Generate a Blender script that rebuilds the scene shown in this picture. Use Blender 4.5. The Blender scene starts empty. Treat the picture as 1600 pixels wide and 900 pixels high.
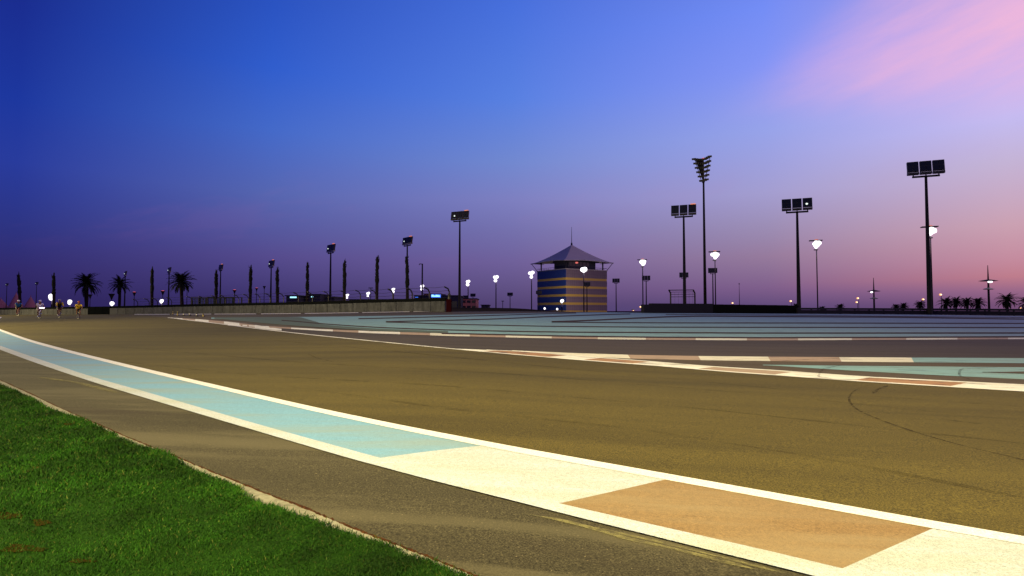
import bpy, math, random
import numpy as np
from mathutils import Vector, Matrix
random.seed(7); rng = np.random.default_rng(7)
R = math.radians
scene = bpy.context.scene
col = scene.collection

# ------------------------------------------------------------------ camera
H = 1.32                     # eye height above the ground at the camera
F = 900.0                    # focal length in pixels of the 1600 px wide photograph
TH = math.atan(36 / F)       # upward tilt
cam_d = bpy.data.cameras.new('camera'); cam = bpy.data.objects.new('camera', cam_d); col.objects.link(cam)
cam_d.sensor_width = 36.0; cam_d.lens = 36.0 * F / 1600
cam_d.clip_start = 0.05; cam_d.clip_end = 20000
cam.location = (0, 0, H); cam.rotation_euler = (math.pi / 2 + TH, 0, 0)
scene.camera = cam

# ------------------------------------------------------------------ view, world, lights
vs = scene.view_settings
scene.display_settings.display_device = 'sRGB'
vs.view_transform = 'Standard'; vs.look = 'None'; vs.gamma = 1.0; vs.exposure = 0.0; vs.use_curve_mapping = False
scene.cycles.use_denoising = True
scene.cycles.max_bounces = 5; scene.cycles.diffuse_bounces = 2; scene.cycles.glossy_bounces = 2
scene.cycles.sample_clamp_indirect = 4.0

def lin(c):
    return tuple(((x / 255) / 12.92 if x / 255 <= 0.04045 else ((x / 255 + 0.055) / 1.055) ** 2.4) for x in c[:3]) + (1.0,)

world = bpy.data.worlds.new("World"); scene.world = world; world.use_nodes = True
nt = world.node_tree; nt.nodes.clear()
def N(t, **kw):
    n = nt.nodes.new(t)
    for k, v in kw.items(): setattr(n, k, v)
    return n
def L(a, b): nt.links.new(a, b)
def M_(op, a, b=None, c=None, clamp=False):
    n = N('ShaderNodeMath', operation=op); n.use_clamp = clamp
    for i, v in enumerate((a, b, c)):
        if v is None: continue
        if isinstance(v, (int, float)): n.inputs[i].default_value = v
        else: L(v, n.inputs[i])
    return n.outputs[0]
tc = N('ShaderNodeTexCoord'); sep = N('ShaderNodeSeparateXYZ'); L(tc.outputs['Generated'], sep.inputs[0])
az = M_('MULTIPLY', M_('ARCTAN2', sep.outputs[0], sep.outputs[1]), 57.29578)
el = M_('MULTIPLY', M_('ARCSINE', sep.outputs[2]), 57.29578)
eln = M_('DIVIDE', el, 60.0, clamp=True)
SKY = [  # column in the photograph, (row, colour) from top to horizon
    (20,  [(0, (24, 44, 146)), (150, (26, 54, 160)), (250, (38, 58, 158)), (350, (42, 50, 132)), (420, (46, 40, 108)), (475, (42, 34, 90))]),
    (420, [(0, (42, 84, 196)), (100, (48, 94, 207)), (200, (68, 106, 203)), (300, (86, 102, 178)), (400, (84, 74, 142)), (470, (56, 48, 104))]),
    (800, [(0, (72, 113, 223)), (150, (88, 129, 228)), (250, (114, 137, 210)), (310, (126, 128, 194)), (360, (116, 112, 174)), (410, (110, 95, 155)), (475, (82, 68, 116))]),
    (1200,[(0, (116, 142, 248)), (100, (132, 150, 248)), (200, (152, 164, 236)), (300, (164, 158, 210)), (350, (156, 142, 184)), (400, (148, 122, 158)), (450, (122, 92, 140)), (480, (88, 72, 122))]),
    (1580,[(0, (176, 168, 240)), (100, (186, 178, 246)), (180, (196, 188, 244)), (250, (196, 180, 216)), (350, (200, 160, 180)), (405, (190, 136, 160)), (432, (182, 120, 142)), (455, (136, 96, 138)), (475, (98, 74, 120))]),
]
prev = None; prev_az = None
for px, rows in SKY:
    u = (px - 800) / F; a_deg = math.degrees(math.atan(u))
    rp = N('ShaderNodeValToRGB'); rp.color_ramp.interpolation = 'B_SPLINE' if False else 'EASE'
    rp.color_ramp.interpolation = 'LINEAR'
    pts = [(max(0.0, math.degrees(math.atan((486 - y) / F / math.sqrt(1 + u * u))) / 60), c) for y, c in reversed(rows)]
    top = pts[-1][1]; pts.append((0.75, tuple(x * 0.55 for x in top)))
    e = rp.color_ramp.elements
    e[0].position = pts[0][0]; e[0].color = lin(pts[0][1]); e[1].position = pts[-1][0]; e[1].color = lin(pts[-1][1])
    for p, c in pts[1:-1]:
        q = e.new(p); q.color = lin(c)
    L(eln, rp.inputs[0])
    if prev is None: prev = rp.outputs[0]
    else:
        mr = N('ShaderNodeMapRange', interpolation_type='LINEAR'); mr.inputs[1].default_value = prev_az; mr.inputs[2].default_value = a_deg
        L(az, mr.inputs[0])
        mx = N('ShaderNodeMix', data_type='RGBA'); L(mr.outputs[0], mx.inputs[0]); L(prev, mx.inputs[6]); L(rp.outputs[0], mx.inputs[7])
        prev = mx.outputs[2]
    prev_az = a_deg
# thin pink cloud lit from below the horizon, high on the right, plus faint streaks low down
def vec(a, b, c=0.0):
    n = N('ShaderNodeCombineXYZ')
    for i, v in enumerate((a, b, c)):
        if isinstance(v, (int, float)): n.inputs[i].default_value = v
        else: L(v, n.inputs[i])
    return n.outputs[0]
def noise(v, scale, detail=4, rough=0.55):
    n = N('ShaderNodeTexNoise'); n.inputs['Scale'].default_value = scale; n.inputs['Detail'].default_value = detail; n.inputs['Roughness'].default_value = rough
    L(v, n.inputs['Vector']); return n.outputs['Fac']
el2 = M_('SUBTRACT', el, M_('MULTIPLY', az, 0.22))      # streaks rise to the right
wisp = noise(vec(M_('MULTIPLY', az, 0.055), M_('MULTIPLY', el2, 0.20), 3.7), 1.0, 5, 0.6)
fine = noise(vec(M_('MULTIPLY', az, 0.16), M_('MULTIPLY', el2, 0.75), 1.2), 1.0, 4, 0.6)
def band(v, a, b, c, d):
    m1 = N('ShaderNodeMapRange', interpolation_type='SMOOTHSTEP'); m1.inputs[1].default_value = a; m1.inputs[2].default_value = b; L(v, m1.inputs[0])
    m2 = N('ShaderNodeMapRange', interpolation_type='SMOOTHSTEP'); m2.inputs[1].default_value = c; m2.inputs[2].default_value = d; m2.inputs[3].default_value = 1; m2.inputs[4].default_value = 0; L(v, m2.inputs[0])
    return M_('MULTIPLY', m1.outputs[0], m2.outputs[0])
# cloud body: elevation band that widens to the right
rightness = band(az, 20, 42, 200, 201)
mrz = N('ShaderNodeMapRange', interpolation_type='LINEAR'); L(az, mrz.inputs[0])
mrz.inputs[1].default_value = 17; mrz.inputs[2].default_value = 44; mrz.inputs[3].default_value = 0.0; mrz.inputs[4].default_value = 1.0
above = M_('SUBTRACT', el, M_('SUBTRACT', 17.9, M_('MULTIPLY', rightness, 2.6)))
body = M_('MULTIPLY', band(above, -1.6, 2.6, 16, 34), mrz.outputs[0])
tops = band(M_('SUBTRACT', el, M_('MULTIPLY', M_('SUBTRACT', az, 20), 0.62)), -60, -50, 14.5, 20.5)
dens = M_('MULTIPLY', M_('MULTIPLY', body, tops), M_('ADD', M_('MULTIPLY_ADD', wisp, 2.2, -0.36), M_('MULTIPLY_ADD', fine, 0.7, -0.35)), clamp=True)
mx = N('ShaderNodeMix', data_type='RGBA'); L(M_('MULTIPLY', dens, 0.76), mx.inputs[0]); L(prev, mx.inputs[6]); mx.inputs[7].default_value = lin((252, 188, 218))
prev = mx.outputs[2]
low = M_('MULTIPLY', M_('MULTIPLY', band(el, 3, 7, 10, 15), band(wisp, 0.5, 0.66, 5, 6)), 0.045)
mx = N('ShaderNodeMix', data_type='RGBA'); L(low, mx.inputs[0]); L(prev, mx.inputs[6]); mx.inputs[7].default_value = lin((190, 110, 160))
prev = mx.outputs[2]
bg = N('ShaderNodeBackground'); L(prev, bg.inputs[0]); bg.inputs[1].default_value = 0.97
SUN_EL, SUN_AZ = R(1.0), R(50)
sky = N('ShaderNodeTexSky', sky_type='NISHITA'); sky.sun_disc = False; sky.sun_elevation = SUN_EL; sky.sun_rotation = SUN_AZ; sky.dust_density = 1.0
bg2 = N('ShaderNodeBackground'); L(sky.outputs[0], bg2.inputs[0]); bg2.inputs[1].default_value = 0.004
ad = N('ShaderNodeAddShader'); L(bg.outputs[0], ad.inputs[0]); L(bg2.outputs[0], ad.inputs[1])
wo = N('ShaderNodeOutputWorld'); L(ad.outputs[0], wo.inputs[0])

sd = bpy.data.lights.new('sun', 'SUN'); sd.energy = 0.03; sd.angle = R(12); sd.color = (1, 0.55, 0.6)
so = bpy.data.objects.new('sun', sd); col.objects.link(so)
so.rotation_euler = Vector((-math.sin(SUN_AZ), -math.cos(SUN_AZ), -math.sin(R(4)))).to_track_quat('-Z', 'Y').to_euler()

WARM = (1.0, 0.80, 0.33)
def flood(name, loc, aim, power, cone, blend=0.6, radius=0.6, color=WARM):
    d = bpy.data.lights.new(name, 'SPOT'); d.energy = power; d.spot_size = R(cone); d.spot_blend = blend; d.shadow_soft_size = radius; d.color = color
    o = bpy.data.objects.new(name, d); col.objects.link(o); o.location = loc
    o.rotation_euler = (Vector(aim) - Vector(loc)).to_track_quat('-Z', 'Y').to_euler()
    return o
# floodlights that stand outside the frame (their masts are built below) and light the near corner
flood('floodlight_beam', (-4.0, -13.4, 15.5), (2.0, 12.5, 0), 96000, 60, 1.0)
flood('floodlight_beam', (-47, 20, 14.5), (-20, 34, 0.5), 92000, 125, 0.8)
flood('floodlight_beam', (-100, 75, 15.5), (-50, 66, 0.8), 95000, 110, 0.7)

# ------------------------------------------------------------------ terrain and pixel helpers
U_T = np.array([-1.6, -0.89, -0.556, -0.333, -0.222, -0.115, 0.0, 0.12, 0.25, 0.50, 0.78, 0.89, 1.6])
K_T = np.array([.0068, .0071, .0144, .0193, .0247, .0262, .0225, .0190, .0167, .0143, .0115, .0105, .010])
UU = np.linspace(-1.6, 1.6, 1601)
KK = np.interp(UU, U_T, K_T)
ker = np.exp(-0.5 * (np.arange(-120, 121) / 40.0) ** 2); ker /= ker.sum()
KK = np.convolve(np.pad(KK, 120, mode='edge'), ker, mode='valid')
def kf(u): return np.interp(u, UU, KK)
def height(X, Y):
    X = np.asarray(X, float); Y = np.asarray(Y, float)
    Yp = np.maximum(Y, 1e-6)
    return np.where(Y > 0, Yp * kf(np.clip(X / Yp, -1.6, 1.6)), 0.0)
UE = np.array([-30, -1.6, -0.89, -0.556, -0.333, -0.222, -0.115, 0.0, 0.12, 0.25, 0.50, 0.78, 0.89, 1.6, 30])
YE = np.array([4.5, 100, 97, 71, 62, 54, 51, 57, 64, 67.5, 73, 74, 74, 80, 4.5])
def yedge(u): return np.interp(u, UE, YE)
LOW = -0.6
def ray(px, py):
    u = (px - 800) / F; v = (450 - py) / F
    yy = math.cos(TH) - v * math.sin(TH); zz = math.sin(TH) + v * math.cos(TH)
    return u / yy, zz / yy
def at(px, py):
    """point of the paved ground seen at a pixel of the photograph"""
    u, m = ray(px, py); Y = H / max(1e-3, (float(kf(u)) - m)); Y = min(Y, float(yedge(u)) * 1.0)
    return (u * Y, Y)
def zat(py, D, px=800): return H + D * ray(px, py)[1]
def xat(px, D, py=482): return D * ray(px, py)[0]

# ------------------------------------------------------------------ object helpers
def props(o, label=None, cat=None, group=None, kind=None):
    if label: o['label'] = label
    if cat: o['category'] = cat
    if group: o['group'] = group
    if kind: o['kind'] = kind
    return o
def thing(name, label, cat, loc=(0, 0, 0), rz=0.0, group=None):
    o = bpy.data.objects.new(name, None); col.objects.link(o); o.location = loc; o.rotation_euler = (0, 0, rz)
    return props(o, label, cat, group)
def copy_tree(o, parent=None):
    c = o.copy(); col.objects.link(c)
    if parent is not None: c.parent = parent
    for ch in list(o.children): copy_tree(ch, c)
    return c
class MB:
    def __init__(s): s.v = []; s.f = []
    def add(s, vs, fs):
        n = len(s.v); s.v += [tuple(p) for p in vs]; s.f += [tuple(i + n for i in f) for f in fs]; return s
    def box(s, c, d, rot=None):
        hx, hy, hz = d[0] / 2, d[1] / 2, d[2] / 2
        p = [Vector((x, y, z)) for z in (-hz, hz) for y in (-hy, hy) for x in (-hx, hx)]
        if rot is not None: p = [rot @ q for q in p]
        c = Vector(c)
        return s.add([q + c for q in p], [(0, 2, 3, 1), (4, 5, 7, 6), (0, 1, 5, 4), (2, 6, 7, 3), (0, 4, 6, 2), (1, 3, 7, 5)])
    def tube(s, pts, rad, n=8, caps=True):
        pts = [Vector(p) for p in pts]
        if not hasattr(rad, '__len__'): rad = [rad] * len(pts)
        vs = []; a = None
        for i, p in enumerate(pts):
            d = (pts[min(i + 1, len(pts) - 1)] - pts[max(i - 1, 0)]).normalized()
            if a is None or abs(a.dot(d)) > 0.95:
                a = Vector((1, 0, 0)) if abs(d.x) < 0.8 else Vector((0, 1, 0))
            b = d.cross(a).normalized(); a2 = b.cross(d).normalized()
            for k in range(n):
                t = 2 * math.pi * k / n; vs.append(p + (a2 * math.cos(t) + b * math.sin(t)) * rad[i])
        fs = [(i * n + k, i * n + (k + 1) % n, (i + 1) * n + (k + 1) % n, (i + 1) * n + k) for i in range(len(pts) - 1) for k in range(n)]
        if caps: fs += [tuple(range(n - 1, -1, -1)), tuple((len(pts) - 1) * n + k for k in range(n))]
        return s.add(vs, fs)
    def ball(s, c, r, nu=12, nv=8, jit=0.0):
        if not hasattr(r, '__len__'): r = (r, r, r)
        vs = [(c[0], c[1], c[2] - r[2])]
        for j in range(1, nv):
            ph = -math.pi / 2 + math.pi * j / nv
            for i in range(nu):
                t = 2 * math.pi * i / nu; q = 1 + random.uniform(-jit, jit)
                vs.append((c[0] + r[0] * math.cos(ph) * math.cos(t) * q, c[1] + r[1] * math.cos(ph) * math.sin(t) * q, c[2] + r[2] * math.sin(ph) * q))
        vs.append((c[0], c[1], c[2] + r[2])); fs = []
        for i in range(nu):
            fs.append((0, 1 + (i + 1) % nu, 1 + i)); fs.append((len(vs) - 1, 1 + (nv - 2) * nu + i, 1 + (nv - 2) * nu + (i + 1) % nu))
        for j in range(nv - 2):
            for i in range(nu):
                a = 1 + j * nu + i; b = 1 + j * nu + (i + 1) % nu; fs.append((a, b, b + nu, a + nu))
        return s.add(vs, fs)
    def build(s, name, mat, parent=None, smooth=False):
        me = bpy.data.meshes.new(name); me.from_pydata(s.v, [], s.f); me.update()
        if mat: me.materials.append(mat)
        if smooth: me.polygons.foreach_set('use_smooth', [True] * len(me.polygons))
        o = bpy.data.objects.new(name, me); col.objects.link(o)
        if parent is not None: o.parent = parent
        return o

# ------------------------------------------------------------------ materials
MATS = {}
def material(name, base, rough=0.8, spec=0.3, metallic=0.0, build=None):
    m = bpy.data.materials.new(name); m.use_nodes = True; t = m.node_tree; b = t.nodes['Principled BSDF']
    b.inputs['Base Color'].default_value = (*base, 1); b.inputs['Roughness'].default_value = rough
    b.inputs['Metallic'].default_value = metallic; b.inputs['Specular IOR Level'].default_value = spec
    if build: build(t, b)
    MATS[name] = m; return m
def tn(t, typ, **kw):
    n = t.nodes.new(typ)
    for k, v in kw.items(): setattr(n, k, v)
    return n
def coords(t, scale=(1, 1, 1), rz=0.0):
    tc = tn(t, 'ShaderNodeTexCoord'); mp = tn(t, 'ShaderNodeMapping'); mp.inputs['Scale'].default_value = scale
    r = tn(t, 'ShaderNodeMapping'); r.inputs['Rotation'].default_value = (0, 0, rz)
    t.links.new(tc.outputs['Object'], r.inputs[0]); t.links.new(r.outputs[0], mp.inputs[0]); return mp.outputs[0]
def tnoise(t, v, scale, detail=4, rough=0.6, out='Fac'):
    n = tn(t, 'ShaderNodeTexNoise'); n.inputs['Scale'].default_value = scale; n.inputs['Detail'].default_value = detail; n.inputs['Roughness'].default_value = rough
    t.links.new(v, n.inputs['Vector']); return n.outputs[out]
def ramp(t, f, stops):
    r = tn(t, 'ShaderNodeValToRGB'); e = r.color_ramp.elements
    e[0].position, e[0].color = stops[0][0], (*stops[0][1], 1); e[1].position, e[1].color = stops[-1][0], (*stops[-1][1], 1)
    for p, c in stops[1:-1]: e.new(p).color = (*c, 1)
    t.links.new(f, r.inputs[0]); return r.outputs[0]
def mixc(t, f, a, b, mode='MIX'):
    n = tn(t, 'ShaderNodeMix', data_type='RGBA', blend_type=mode)
    for i, v in ((0, f), (6, a), (7, b)):
        if isinstance(v, float): n.inputs[i].default_value = v
        elif isinstance(v, tuple): n.inputs[i].default_value = (*v, 1)
        else: t.links.new(v, n.inputs[i])
    return n.outputs[2]
def bump(t, b, h, strength, dist=0.01):
    n = tn(t, 'ShaderNodeBump'); n.inputs['Strength'].default_value = strength; n.inputs['Distance'].default_value = dist
    t.links.new(h, n.inputs['Height']); t.links.new(n.outputs[0], b.inputs['Normal'])
g = lambda x: (x, x, x)
def asphalt_build(c, streak=0.35, ang=0.70, speck=0.5, stain=None):
    def f(t, b):
        raw = coords(t)
        grain = tnoise(t, raw, 88, 3, 0.8)
        coarse = tnoise(t, raw, 26, 4, 0.7)
        st = tnoise(t, coords(t, (0.10, 1.5, 1), ang), 1.0, 6, 0.6)
        st2 = tnoise(t, coords(t, (0.03, 0.35, 1), ang), 1.0, 3, 0.5)
        s = ramp(t, grain, [(0.30, g(1 - speck)), (0.52, g(1.0)), (0.72, g(1 + speck * 1.3))])
        s2 = ramp(t, coarse, [(0.3, g(0.86)), (0.7, g(1.14))])
        s3 = ramp(t, st, [(0.34, g(1 - streak)), (0.5, g(0.97)), (0.66, g(1 + streak * .55))])
        s4 = ramp(t, st2, [(0.3, g(0.84)), (0.7, g(1.14))])
        x = mixc(t, 1.0, c, s, 'MULTIPLY'); x = mixc(t, 1.0, x, s2, 'MULTIPLY'); x = mixc(t, 1.0, x, s3, 'MULTIPLY'); x = mixc(t, 1.0, x, s4, 'MULTIPLY')
        if stain: x = stain(t, x)
        t.links.new(x, b.inputs['Base Color']); bump(t, b, grain, 0.55, 0.006)
    return f
def shoulder_stain(t, x):
    v = coords(t, (0.30, 2.6, 1), 0.22)
    n1 = tnoise(t, v, 0.55, 5, 0.62); n2 = tnoise(t, coords(t, (0.22, 1.6, 1), 0.35), 0.9, 3, 0.6)
    f1 = ramp(t, n1, [(0.50, g(0)), (0.57, g(0.5)), (0.72, g(0.8))])
    x = mixc(t, f1, x, (0.088, 0.081, 0.054))
    f2 = ramp(t, n2, [(0.30, g(0.65)), (0.42, g(0.0))])
    x = mixc(t, f2, x, (0.026, 0.021, 0.016))
    w = tnoise(t, coords(t), 60, 2, 0.5); f3 = ramp(t, w, [(0.70, g(0)), (0.76, g(0.8))])
    return mixc(t, f3, x, (0.22, 0.19, 0.12))
material('track', (.078, .060, .036), 0.88, 0.25, build=asphalt_build((.073, .0590, .0135), 0.24, 0.20, 0.95))
material('far_track', (.05, .04, .04), 0.85, 0.3, build=asphalt_build((.048, .039, .032), 0.25, 0.05, 0.35))
material('infield', (.06, .05, .04), 0.9, 0.2, build=asphalt_build((.080, .066, .050), 0.2, 0.1, 0.35))
material('shoulder', (.08, .07, .05), 0.92, 0.2, build=asphalt_build((.047, .043, .028), 0.24, 0.25, 0.95, shoulder_stain))
def paint(name, c, worn=(.10, .08, .06), wear=0.5, ang=0.12, rough=0.7, marks=0.0, grain=0.10, dirt=(.45, .40, .30), dirtamt=0.25):
    def f(t, b):
        raw = coords(t)
        gr = tnoise(t, raw, 110, 3, 0.75); gr2 = tnoise(t, raw, 34, 4, 0.7)
        x = mixc(t, 1.0, c, ramp(t, gr, [(0.28, g(1 - grain * 2.4)), (0.5, g(1.0)), (0.75, g(1 + grain))]), 'MULTIPLY')
        x = mixc(t, 1.0, x, ramp(t, gr2, [(0.3, g(1 - grain)), (0.7, g(1 + grain * .5))]), 'MULTIPLY')
        pit = tnoise(t, raw, 170, 2, 0.6)
        patch = tnoise(t, coords(t, (0.28, 2.2, 1), ang), 1.1, 5, 0.65)
        x = mixc(t, ramp(t, patch, [(0.44, g(0)), (0.68, g(dirtamt))]), x, tuple(a * bb for a, bb in zip(dirt, (1, 1, 1))))
        wv = tn(t, 'ShaderNodeMath', operation='MULTIPLY'); t.links.new(ramp(t, pit, [(0.60, g(0)), (0.68, g(1))]), wv.inputs[0]); t.links.new(ramp(t, patch, [(0.36, g(0)), (0.62, g(wear))]), wv.inputs[1])
        x = mixc(t, wv.outputs[0], x, worn)
        if marks > 0:
            mk = tnoise(t, coords(t, (0.9, 3.2, 1), ang + 0.28), 1.3, 5, 0.7)
            x = mixc(t, ramp(t, mk, [(0.54, g(0)), (0.60, g(marks)), (0.75, g(marks))]), x, (.035, .025, .03))
        t.links.new(x, b.inputs['Base Color']); bump(t, b, gr, 0.35, 0.004)
    return material(name, c, rough, 0.3, build=f)
paint('white_line', (.70, .72, .80), wear=0.7, dirtamt=0.10, grain=.18)
paint('cream_paint', (.44, .50, .60), wear=0.8, dirtamt=0.5, grain=.24, dirt=(.32,.36,.28))
paint('tan_paint', (.225, .150, .068), wear=0.8, dirt=(.25, .20, .12), dirtamt=0.8, grain=.30)
paint('teal_paint', (.150, .325, .53), wear=0.4, dirt=(.24, .27, .22), dirtamt=0.6, grain=.16)
paint('white_far', (.78, .80, .80), wear=0.4, marks=0.5, ang=0.1)
paint('cream_far', (.68, .68, .60), wear=0.3, marks=0.25, ang=0.05)
paint('tan_far', (.36, .27, .20), wear=0.3, marks=0.30, ang=0.05)
paint('tan_marked', (.34, .19, .09), wear=0.4, marks=0.98, ang=0.0)
paint('teal_far', (.20, .38, .43), wear=0.3, marks=0.30, ang=0.10, dirt=(.20, .27, .24), dirtamt=0.6)
paint('green_far', (.085, .125, .085), wear=0.2, marks=0.1, ang=0.05, dirt=(.1, .12, .1), dirtamt=0.2)
material('stripe', (.050, .034, .030), 0.9, 0.1)
def conc(t, b):
    n = tnoise(t, coords(t, (1, 1, 1)), 3.0, 6, 0.65); n2 = tnoise(t, coords(t, (0.6, 0.6, 0.15)), 4, 3)
    x = mixc(t, 1.0, ramp(t, n, [(0.3, (.042, .046, .058)), (0.7, (.080, .084, .10))]), ramp(t, n2, [(0.35, g(0.65)), (0.65, g(1.1))]), 'MULTIPLY')
    t.links.new(x, b.inputs['Base Color']); bump(t, b, n, 0.3, 0.01)
material('concrete', (.3, .29, .27), 0.9, 0.2, build=conc)
def edg(t, b):
    n = tnoise(t, coords(t), 18, 6, 0.7)
    t.links.new(ramp(t, n, [(0.3, (.10, .10, .08)), (0.7, (.25, .25, .21))]), b.inputs['Base Color']); bump(t, b, n, 0.5, 0.01)
material('edging', (.5, .45, .38), 0.9, 0.2, build=edg)
def soil(t, b):
    n = tnoise(t, coords(t), 40, 5, 0.7)
    t.links.new(ramp(t, n, [(0.3, (.012, .006, .004)), (0.6, (.055, .020, .008)), (0.75, (.12, .06, .025))]), b.inputs['Base Color']); bump(t, b, n, 1.0, 0.02)
material('soil', (.12, .05, .02), 0.95, 0.1, build=soil)
def desert(t, b):
    n = tnoise(t, coords(t), 0.15, 6, 0.6)
    t.links.new(ramp(t, n, [(0.3, (.018, .015, .016)), (0.7, (.035, .03, .028))]), b.inputs['Base Color'])
def bare_(t, b):
    n = tnoise(t, coords(t), 45, 5, 0.75)
    t.links.new(ramp(t, n, [(0.36, (.010, .030, .003)), (0.50, (.030, .026, .006)), (0.72, (.06, .032, .010))]), b.inputs['Base Color']); bump(t, b, n, 1.0, 0.02)
material('bare', (.08, .04, .01), 0.95, 0.0, build=bare_)
material('desert', (.06, .05, .04), 0.95, 0.0, build=desert)
def turf(t, b):
    n = tnoise(t, coords(t), 6, 6, 0.7); n2 = tnoise(t, coords(t), 1.4, 4, 0.6)
    x = ramp(t, n, [(0.3, (.006, .024, .002)), (0.7, (.014, .048, .004))])
    x = mixc(t, ramp(t, n2, [(0.66, g(0)), (0.72, g(0.8))]), x, (.14, .06, .02))
    t.links.new(x, b.inputs['Base Color']); bump(t, b, n, 1.0, 0.03)
material('turf', (.02, .05, .01), 0.95, 0.05, build=turf)
def blade(t, b):
    a = tn(t, 'ShaderNodeAttribute', attribute_name='tint'); n = tnoise(t, coords(t), 1.6, 5, 0.65)
    c1 = ramp(t, a.outputs['Fac'], [(0.0, (.005, .028, .0016)), (0.55, (.011, .053, .0022)), (0.9, (.028, .074, .006)), (1.0, (.075, .095, .02))])
    x = mixc(t, 1.0, c1, ramp(t, n, [(0.34, g(0.40)), (0.5, g(0.9)), (0.66, g(1.6))]), 'MULTIPLY')
    t.links.new(x, b.inputs['Base Color'])
material('blade', (.04, .15, .01), 0.75, 0.12, build=blade)
material('mast_metal', (.012, .011, .014), 0.6, 0.1)
material('pale_metal', (.30, .28, .27), 0.5, 0.4, 0.3)
material('lamp_black', (.012, .011, .013), 0.5, 0.4)
material('lamp_glass', (.008, .010, .016), 0.25, 0.3)
material('palm_green', (.008, .010, .008), 0.8, 0.1)
material('palm_trunk', (.014, .010, .011), 0.95, 0.1)
material('black_board', (.005, .006, .007), 0.8, 0.0)
material('wall_dark', (.016, .016, .026), 0.8, 0.0)
material('rail_dark', (.022, .022, .034), 0.6, 0.1)
material('mesh_green', (.014, .030, .018), 0.8, 0.1)
material('roof_fabric', (.42, .38, .42), 0.7, 0.3)
material('blue_panel', (.016, .035, .16), 0.45, 0.4)
def mauve(t, b):
    br = tn(t, 'ShaderNodeTexBrick'); br.offset = 0
    br.inputs['Color1'].default_value = (.15, .11, .14, 1); br.inputs['Color2'].default_value = (.135, .10, .13, 1); br.inputs['Mortar'].default_value = (.085, .06, .085, 1)
    br.inputs['Scale'].default_value = 1.0; br.inputs['Mortar Size'].default_value = 0.06; br.inputs['Brick Width'].default_value = 1.25; br.inputs['Row Height'].default_value = 4.3
    tc_ = tn(t, 'ShaderNodeTexCoord'); sx = tn(t, 'ShaderNodeSeparateXYZ'); cx = tn(t, 'ShaderNodeCombineXYZ'); t.links.new(tc_.outputs['Object'], sx.inputs[0])
    t.links.new(sx.outputs[0], cx.inputs[0]); t.links.new(sx.outputs[2], cx.inputs[1]); t.links.new(cx.outputs[0], br.inputs[0])
    t.links.new(br.outputs[0], b.inputs['Base Color'])
material('mauve_panel', (.22, .16, .19), 0.6, 0.3, build=mauve)
material('gold_band', (.42, .27, .04), 0.45, 0.5)
material('building_pink', (.42, .17, .15), 0.8, 0.2)
material('building_dark', (.03, .03, .05), 0.8, 0.2)
material('window_dark', (.02, .02, .03), 0.2, 0.5)
material('peak_pink', (.30, .12, .16), 0.8, 0.1)
material('red_pad', (.020, .003, .005), 0.8, 0.0)
material('skin', (.24, .12, .07), 0.6, 0.3)
material('rubber', (.012, .012, .012), 0.7, 0.3)
material('marker_yellow', (.32, .26, .10), 0.6, 0.3)
material('marker_dark', (.03, .03, .02), 0.7, 0.3)
for nme, c in (('jersey_blue', (.02, .20, .42)), ('jersey_white', (.80, .80, .85)), ('jersey_black', (.012, .014, .012)), ('jersey_yellow', (.75, .55, .03)),
               ('shorts_black', (.015, .012, .012)), ('shorts_pale', (.60, .52, .40)), ('helmet_white', (.80, .82, .85)), ('helmet_grey', (.35, .36, .42)), ('helmet_red', (.30, .03, .02)),
               ('shoe_white', (.8, .8, .8)), ('shoe_blue', (.30, .42, .75)), ('frame_white', (.6, .6, .62)), ('frame_red', (.30, .03, .02)), ('frame_dark', (.03, .03, .03)), ('hair_dark', (.02, .012, .008))):
    material(nme, c, 0.6, 0.3)
def emis(name, c, s):
    def f(t, b):
        b.inputs['Emission Color'].default_value = (*c, 1); b.inputs['Emission Strength'].default_value = s
    m = material(name, (.5, .5, .5), 0.4, 0.3, build=f); m.cycles.emission_sampling = 'NONE'; return m
emis('lamp_lit', (1.0, .95, 1.0), 2.2)
emis('spot_dim', (.85, 1.0, .92), 1.2)
emis('lamp_orange', (1.0, .42, .10), 1.3)
emis('lamp_amber_core', (1.0, .80, .45), 2.2)
emis('warn_red', (1.0, .12, .10), 0.7)
emis('warn_orange', (1.0, .25, .10), 0.6)
emis('sign_cyan', (.35, .85, 1.0), 1.6)
emis('sign_blue', (.03, .18, 1.0), 1.2)
emis('bike_light', (1.0, .75, 1.0), 5.0)
M = MATS

# ------------------------------------------------------------------ ground sheets
def sheet_mesh(name, P, mat, off, kind='structure', h=None):
    """P: array (rows, cols, 2) of X, Y -> one gridded sheet following the terrain"""
    P = np.asarray(P, float); r, c, _ = P.shape
    Z = height(P[..., 0], P[..., 1]) + off
    v = np.dstack([P[..., 0], P[..., 1], Z]).reshape(-1, 3)
    i = np.arange(r * c).reshape(r, c)
    f = np.stack([i[:-1, :-1], i[1:, :-1], i[1:, 1:], i[:-1, 1:]], -1).reshape(-1, 4)
    a, b_, c_ = v[f[len(f)//2, 0]], v[f[len(f)//2, 1]], v[f[len(f)//2, 2]]
    if np.cross(b_ - a, c_ - b_)[2] < 0: f = f[:, ::-1]
    me = bpy.data.meshes.new(name); me.from_pydata(v.tolist(), [], f.tolist()); me.update(); me.materials.append(mat)
    o = bpy.data.objects.new(name, me); col.objects.link(o)
    if kind: o['kind'] = kind
    return o
def pl(P, x):
    P = np.asarray(P, float)
    return np.interp(x, P[:, 0], P[:, 1])
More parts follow.
